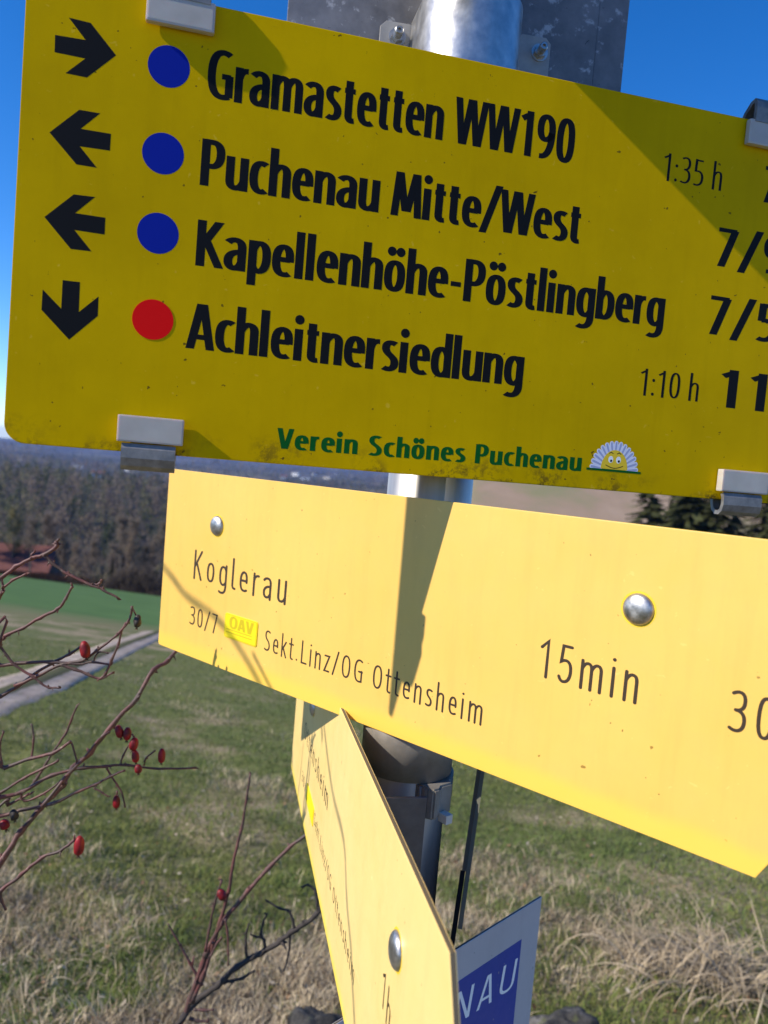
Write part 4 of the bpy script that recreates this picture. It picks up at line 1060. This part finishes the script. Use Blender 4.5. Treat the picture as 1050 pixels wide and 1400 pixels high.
# ------------------------------------------------------------------ unseen arrow panel, added to shade the big sign's corner
wdir = NB+.42*UB; aw = math.degrees(atan2(wdir[0], wdir[1]))
PU = Plane(aw, 0.); PU.U = wdir/np.linalg.norm(wdir); PU.o = PB.o+SUN*.075
upz = PB.hit(790, 120)[1]+PB.hit(790, 120)[0]*.696
shade_panel = empty('hiking_sign', tuple(PU.P(.1, upz+.08)), 'unseen yellow arrow panel added above the big sign to shade its upper right', 'sign')
slab('sign_plate', PU, [(-.02, upz), (.055, upz), (.075, upz+.08), (.055, upz+.16), (-.02, upz+.16)], -.0015, .0015, Mt['kog'], shade_panel, .0004)

# ------------------------------------------------------------------ rose bush
def smooth_path(P, n=4):
    P = [Vector(p) for p in P]
    if len(P) < 3:
        return P
    out = []
    for i in range(len(P)-1):
        p0 = P[max(i-1, 0)]; p1 = P[i]; p2 = P[i+1]; p3 = P[min(i+2, len(P)-1)]
        for k in range(n):
            t = k/n; out.append(.5*((2*p1)+(-p0+p2)*t+(2*p0-5*p1+4*p2-p3)*t*t+(-p0+3*p1-3*p2+p3)*t*t*t))
    out.append(P[-1]); return out
RT = random.Random(77)
def branch(pxs, d0, d1, r0, r1, parent, mt=None, buds=True, world_pre=None):
    n = len(pxs); P = []
    for i, (a, b) in enumerate(pxs):
        d = d0+(d1-d0)*i/max(1, n-1); P.append(Vector(at_depth(a, b, d)))
    nodes = list(P)
    if world_pre: P = [Vector(q) for q in world_pre]+P
    S = smooth_path(P); m_ = len(S); rad = []
    for i in range(m_):
        t = i/(m_-1); r_ = r0+(r1-r0)*t
        if i % 4 == 0: r_ *= 1.28
        rad.append(r_*RT.uniform(.92, 1.1))
    S = [p+Vector((RT.gauss(0, 1), RT.gauss(0, 1), RT.gauss(0, 1)))*r1*.22 for p in S]
    V, Fc = tube(S, rad, 8)
    if buds:
        for q in nodes[1:]:
            if RT.random() < .8:
                d = Vector((RT.gauss(0, 1), RT.gauss(0, .5), RT.gauss(.6, 1))).normalized(); L = r1*RT.uniform(2.2, 4.5)
                v2, f2 = tube([q, q+d*L*.6, q+d*L], [r1*.9, r1*.8, r1*.15], 6); m0 = len(V); V += v2; Fc += [tuple(k+m0 for k in f) for f in f2]
        for i in range(3, m_-1, 5):                      # thorns
            if RT.random() < .35:
                d = Vector((RT.gauss(0, 1), RT.gauss(0, 1), RT.gauss(0, 1))).normalized(); p = S[i]
                v2, f2 = tube([p, p+d*rad[i]*2.0, p+d*rad[i]*3.2+Vector((0, 0, -rad[i]*.7))], [rad[i]*.8, rad[i]*.35, rad[i]*.05], 5); m0 = len(V); V += v2; Fc += [tuple(k+m0 for k in f) for f in f2]
    o = pydata('branch', V, Fc, mt or Mt['twig'], parent, smooth=True); return o
base1 = np.array([-.98, .75, 0]); base1[2] = float(height(base1[0], base1[1]))
bush = empty('rose_bush', tuple(base1), 'leafless dog rose bush with red hips reaching in from the left edge', 'rose bush')
def root(px, py, d, k=.5):
    e = Vector(at_depth(px, py, d)); b = Vector(base1)+Vector((RT.uniform(-.06, .06), RT.uniform(-.06, .06), -.03))
    return [b, b.lerp(e, .35)+Vector((-.05, 0, .12*k)), b.lerp(e, .75)+Vector((-.03, 0, .06*k))]
px_ = .00062
def B_(pts, d=.62, d1=None, w=4.0, w1=2.6, rooted=False, **k):
    r0 = w/2*d/FPX; r1 = w1/2*(d1 or d)/FPX
    pre = root(pts[0][0], pts[0][1], d) if rooted else None
    return branch(pts, d, d1 or d, r0, r1, bush, world_pre=pre, **k)
B_([(-70, 825), (0, 790), (22, 775), (45, 763), (62, 757), (78, 746), (77, 741)], .60, w=7, w1=4.5, rooted=True)
B_([(62, 760), (72, 770), (95, 786), (126, 800), (141, 806), (163, 819)], .60, w=4.5, w1=3)
B_([(45, 763), (43, 758), (48, 754)], .60, w=3, w1=2.5); B_([(128, 800), (136, 798), (138, 793)], .60, w=3.5, w1=3)
B_([(-60, 900), (0, 875), (9, 868), (31, 859), (55, 844), (79, 833), (90, 818), (99, 801)], .66, w=6, w1=3.5, rooted=True)
B_([(-30, 850), (-2, 818), (3, 805), (2, 791)], .60, w=5, w1=3.5, rooted=True)
B_([(3, 805), (18, 793), (37, 784)], .60, w=3.5, w1=3)
B_([(-70, 915), (0, 910), (24, 907), (71, 905), (107, 908), (126, 905), (152, 909)], .62, w=7, w1=2.6, rooted=True)
B_([(-50, 985), (0, 953), (24, 938), (48, 921), (71, 907), (95, 894), (112, 884)], .63, w=6, w1=3.4, rooted=True)
B_([(20, 938), (50, 925), (85, 908), (114, 903), (134, 888), (160, 868), (175, 850), (181, 829)], .62, w=4.5, w1=3)
B_([(83, 908), (102, 915), (120, 922), (136, 928), (156, 919)], .62, w=4.5, w1=2.6)
B_([(137, 928), (144, 921), (152, 903), (162, 881), (165, 866), (172, 852)], .62, w=3.6, w1=2.8)
B_([(128, 905), (134, 892), (148, 893)], .62, w=2.5, w1=2)
B_([(-20, 870), (0, 884), (19, 908), (45, 925), (56, 934), (67, 940), (83, 940)], .61, w=4.4, w1=2.6, rooted=True)
B_([(-80, 1290), (0, 1179), (29, 1136), (57, 1104), (86, 1073), (100, 1050), (123, 1029), (154, 990), (186, 956), (210, 916), (229, 903), (262, 866)], .62, .80, w=8, w1=5, rooted=True)
B_([(57, 1104), (90, 1062), (112, 1040), (135, 1012), (150, 1001)], .63, .68, w=5, w1=3)
B_([(-70, 1104), (0, 1090), (29, 1083), (71, 1060), (114, 1050), (143, 1048), (171, 1046), (217, 1051), (269, 1050)], .64, .68, w=7, w1=2.4, rooted=True)
B_([(-60, 1125), (0, 1116), (29, 1108), (71, 1099), (109, 1081), (129, 1073), (150, 1062), (171, 1053)], .66, w=6, w1=2.8, rooted=True)
B_([(-50, 1110), (0, 1084), (34, 1063), (60, 1050), (80, 1040)], .70, w=5, w1=2.8, rooted=True)
B_([(-40, 1075), (6, 1050), (43, 1037), (71, 1030), (97, 1014)], .63, w=5.5, w1=4, rooted=True)
B_([(40, 1078), (51, 1064), (62, 1046), (71, 1030), (89, 1004), (98, 982), (106, 964)], .75, w=4, w1=2.5)
B_([(43, 1037), (46, 1012), (43, 990)], .8, w=3, w1=2.2); B_([(3, 1050), (0, 1020), (5, 1000)], .7, w=3.4, w1=2.2)
B_([(-60, 1270), (0, 1219), (29, 1196), (57, 1173), (83, 1163), (102, 1148)], .58, w=6, w1=3.6, rooted=True)
B_([(1, 1219), (2, 1232), (8, 1244)], .58, w=4, w1=3)
B_([(146, 1050), (152, 1061), (160, 1073), (168, 1088), (171, 1104)], .67, w=3, w1=2)
B_([(165, 1045), (168, 1034), (178, 1016)], .67, w=2.6, w1=2); B_([(197, 1047), (200, 1036), (213, 1026)], .67, w=2.6, w1=2)
B_([(29, 1083), (34, 1095), (60, 1085), (90, 1062)], .66, w=3.4, w1=2.4); B_([(-20, 1120), (10, 1101), (40, 1086)], .66, w=5, w1=3.4, rooted=True)
B_([(97, 1014), (105, 1040), (100, 1052)], .66, w=2.6, w1=2); B_([(128, 1077), (140, 1084), (148, 1089)], .66, w=2.6, w1=2)
hipV = None
def hip(px, py, w_, h_, d, tilt, par, dark=False, lab=None):
    w_ *= .93; h_ *= .95; c = Vector(at_depth(px, py, d)); rx = w_/2*d/FPX; rz = h_/2*d/FPX; V = []; Fc = []; n = 14; m_ = 10
    ax = (Vector((_R))*sin(radians(tilt))-Vector((_U))*cos(radians(tilt))); s = ax.cross(Vector(_F)).normalized(); q = s.cross(ax).normalized()
    V.append(c-ax*rz)
    for j in range(1, m_):
        t = j/m_; a = pi*t; rr_ = rx*sin(a)**.8*(1-.12*cos(a)); 
        for k in range(n):
            b = 2*pi*k/n; V.append(c-ax*rz*cos(a)+(s*cos(b)+q*sin(b))*rr_*(1+(.14*sin(3*b+j) if dark else .045*sin(5*b)+.03*sin(2*b+j*1.7))))
    V.append(c+ax*rz); e = len(V)-1
    Fc += [(0, 1+(k+1) % n, 1+k) for k in range(n)]
    for j in range(m_-2):
        for k in range(n): Fc.append((1+j*n+k, 1+j*n+(k+1) % n, 1+(j+1)*n+(k+1) % n, 1+(j+1)*n+k))
    Fc += [(e, 1+(m_-2)*n+k, 1+(m_-2)*n+(k+1) % n) for k in range(n)]
    o = pydata('rose_hip', V, Fc, Mt['darkhip'] if dark else Mt['hip'], par, smooth=True)
    if lab: o['label'] = lab
    v2, f2 = [], []
    for k in range(5):
        b = 2*pi*k/5; t0 = c+ax*rz*.96; d_ = (ax*.8+(s*cos(b)+q*sin(b))*.5).normalized()
        a_, f_ = tube([t0, t0+d_*rx*.45, t0+d_*rx*.8], [rx*.14, rx*.10, rx*.03], 4); m0 = len(v2); v2 += a_; f2 += [tuple(z_+m0 for z_ in g_) for g_ in f_]
    k_o = pydata('calyx', v2, f2, Mt['calyx'], o)
    t0 = c-ax*rz
    return o
for h in ((116, 888, 15, 25, .615, 8), (163, 1000, 12, 19, .66, 15), (174, 1003, 12, 19, .66, -5), (183, 1017, 13, 19, .66, -12), (185, 1034, 11, 18, .66, 5), (189, 1051, 11, 13, .66, 0), (221, 1033, 11, 21, .67, -3), (159, 1096, 11, 19, .67, 0), (108, 1156, 15, 28, .58, -5), (6, 1127, 14, 15, .65, 20)):
    hip(*h, bush)
hip(19, 1114, 12, 16, .65, 10, bush, True, 'withered dark hip'); hip(188, 849, 11, 19, .62, -8, bush, True, 'withered dark hip')
B_([(160, 1081), (160, 1087)], .67, w=2.5, w1=2); B_([(181, 1003), (184, 1010)], .66, w=2, w1=2); B_([(180, 830), (186, 842)], .62, w=2, w1=2)
# twigs outside the picture that shade the lower signs: they hang in the sun's way
def off_branch(pl, pxs, t0, t1, r_):
    P = []
    for i, q in enumerate(pxs):
        u, v = pl.hit(*q); t = t0+(t1-t0)*i/(len(pxs)-1); P.append(Vector(pl.P(u, v)+SUN*t))
    S = smooth_path(P); V, Fc = tube(S, [r_*RT.uniform(.9, 1.2) for _ in S], 7)
    pydata('branch', V, Fc, Mt['twig'], bush, smooth=True)
off_branch(PK, [(180, 730), (228, 780), (255, 815), (290, 840), (318, 872), (350, 925), (365, 960)], .85, .80, .0021)
off_branch(PS, [(440, 960), (446, 1020), (455, 1085), (470, 1150), (474, 1230), (480, 1300), (482, 1350), (486, 1420)], .62, .60, .0014)

# second bush, low in the middle
c0 = ground_at(235, 1440); bush2 = empty('rose_bush', tuple(c0), 'low dark leafless rose shoots between the left edge and the side sign', 'rose bush')
def C_b(pts, d=1.0, w=5, w1=3, pre=False, mt=None):
    r0 = w/2*d/FPX; r1 = w1/2*d/FPX
    wp = None
    if pre:
        e = Vector(at_depth(*pts[0], d)); b = Vector(tuple(c0))+Vector((0, 0, -.02)); wp = [b, b.lerp(e, .5)+Vector((.02, 0, .02))]
    return branch(pts, d, d, r0, r1, bush2, world_pre=wp, mt=mt)
DT = Mt['darktwig']
C_b([(230, 1420), (247, 1400), (260, 1367), (277, 1317), (283, 1300), (307, 1257), (340, 1217), (367, 1187), (397, 1157), (417, 1143), (445, 1118)], 1.0, 9, 3.6, True)
C_b([(262, 1370), (277, 1335), (292, 1290), (300, 1263), (313, 1217), (318, 1183), (330, 1133), (337, 1093), (342, 1057)], 1.0, 7, 2.4)
C_b([(281, 1300), (287, 1265), (293, 1237), (303, 1203)], .99, 4, 2.6)
C_b([(236, 1415), (267, 1370), (297, 1347), (323, 1323), (357, 1303), (383, 1287), (400, 1273), (417, 1263), (433, 1250), (442, 1234)], 1.02, 9, 5.5, True, DT)
C_b([(307, 1343), (318, 1341), (330, 1338), (348, 1327)], 1.02, 5, 3, mt=DT)
C_b([(338, 1312), (336, 1295), (337, 1275), (340, 1263)], 1.02, 4, 2.6, mt=DT)
C_b([(362, 1296), (361, 1286), (357, 1277), (360, 1262), (365, 1250)], 1.02, 4, 2.5, mt=DT); C_b([(358, 1282), (350, 1281), (343, 1277)], 1.02, 3, 2.4, mt=DT)
C_b([(397, 1276), (396, 1290), (395, 1303), (388, 1327)], 1.02, 3.6, 2.2, mt=DT)
C_b([(402, 1268), (400, 1258), (395, 1246), (383, 1242), (365, 1232)], 1.02, 4, 2.5, mt=DT)
C_b([(434, 1250), (434, 1235), (430, 1217), (421, 1210), (414, 1213)], 1.02, 4, 2.5, mt=DT)
C_b([(277, 1347), (268, 1332), (260, 1317), (252, 1303), (247, 1293)], 1.0, 4, 2.4); C_b([(247, 1293), (238, 1278), (230, 1263)], 1.0, 2.6, 2)
C_b([(262, 1322), (265, 1308)], 1.0, 2.6, 2)
C_b([(265, 1380), (278, 1381), (292, 1380)], 1.0, 4, 2.6); C_b([(259, 1392), (270, 1396), (285, 1397)], 1.0, 5, 3)
C_b([(308, 1257), (311, 1275), (312, 1300), (312, 1320)], .98, 3, 2.2); C_b([(287, 1308), (296, 1292), (303, 1281)], .99, 3, 2.4)
hip(303, 1223, 13, 17, .99, 25, bush2, False, 'dull red hip')

# ------------------------------------------------------------------ haze
zmin = float(Z.min())-1
hb_ = 11000.0
HAZE = True
if HAZE:
    M = bpy.data.materials.new('valley_haze'); M.use_nodes = True; t = M.node_tree; t.nodes.clear()
    pv = t.nodes.new('ShaderNodeVolumePrincipled'); pv.inputs['Density'].default_value = .00008; pv.inputs['Color'].default_value = (.30, .46, 1.0, 1)
    mo = t.nodes.new('ShaderNodeOutputMaterial'); t.links.new(pv.outputs[0], mo.inputs['Volume'])
    ztop = max(Z.max(), 3.0)+25
    V = [(x, y, z) for z in (zmin, ztop) for y in (-hb_, hb_) for x in (-hb_, hb_)]
    Fc = [(0, 2, 3, 1), (4, 5, 7, 6), (0, 1, 5, 4), (2, 6, 7, 3), (0, 4, 6, 2), (1, 3, 7, 5)]
    o = pydata('haze', V, Fc, M); o['kind'] = 'stuff'
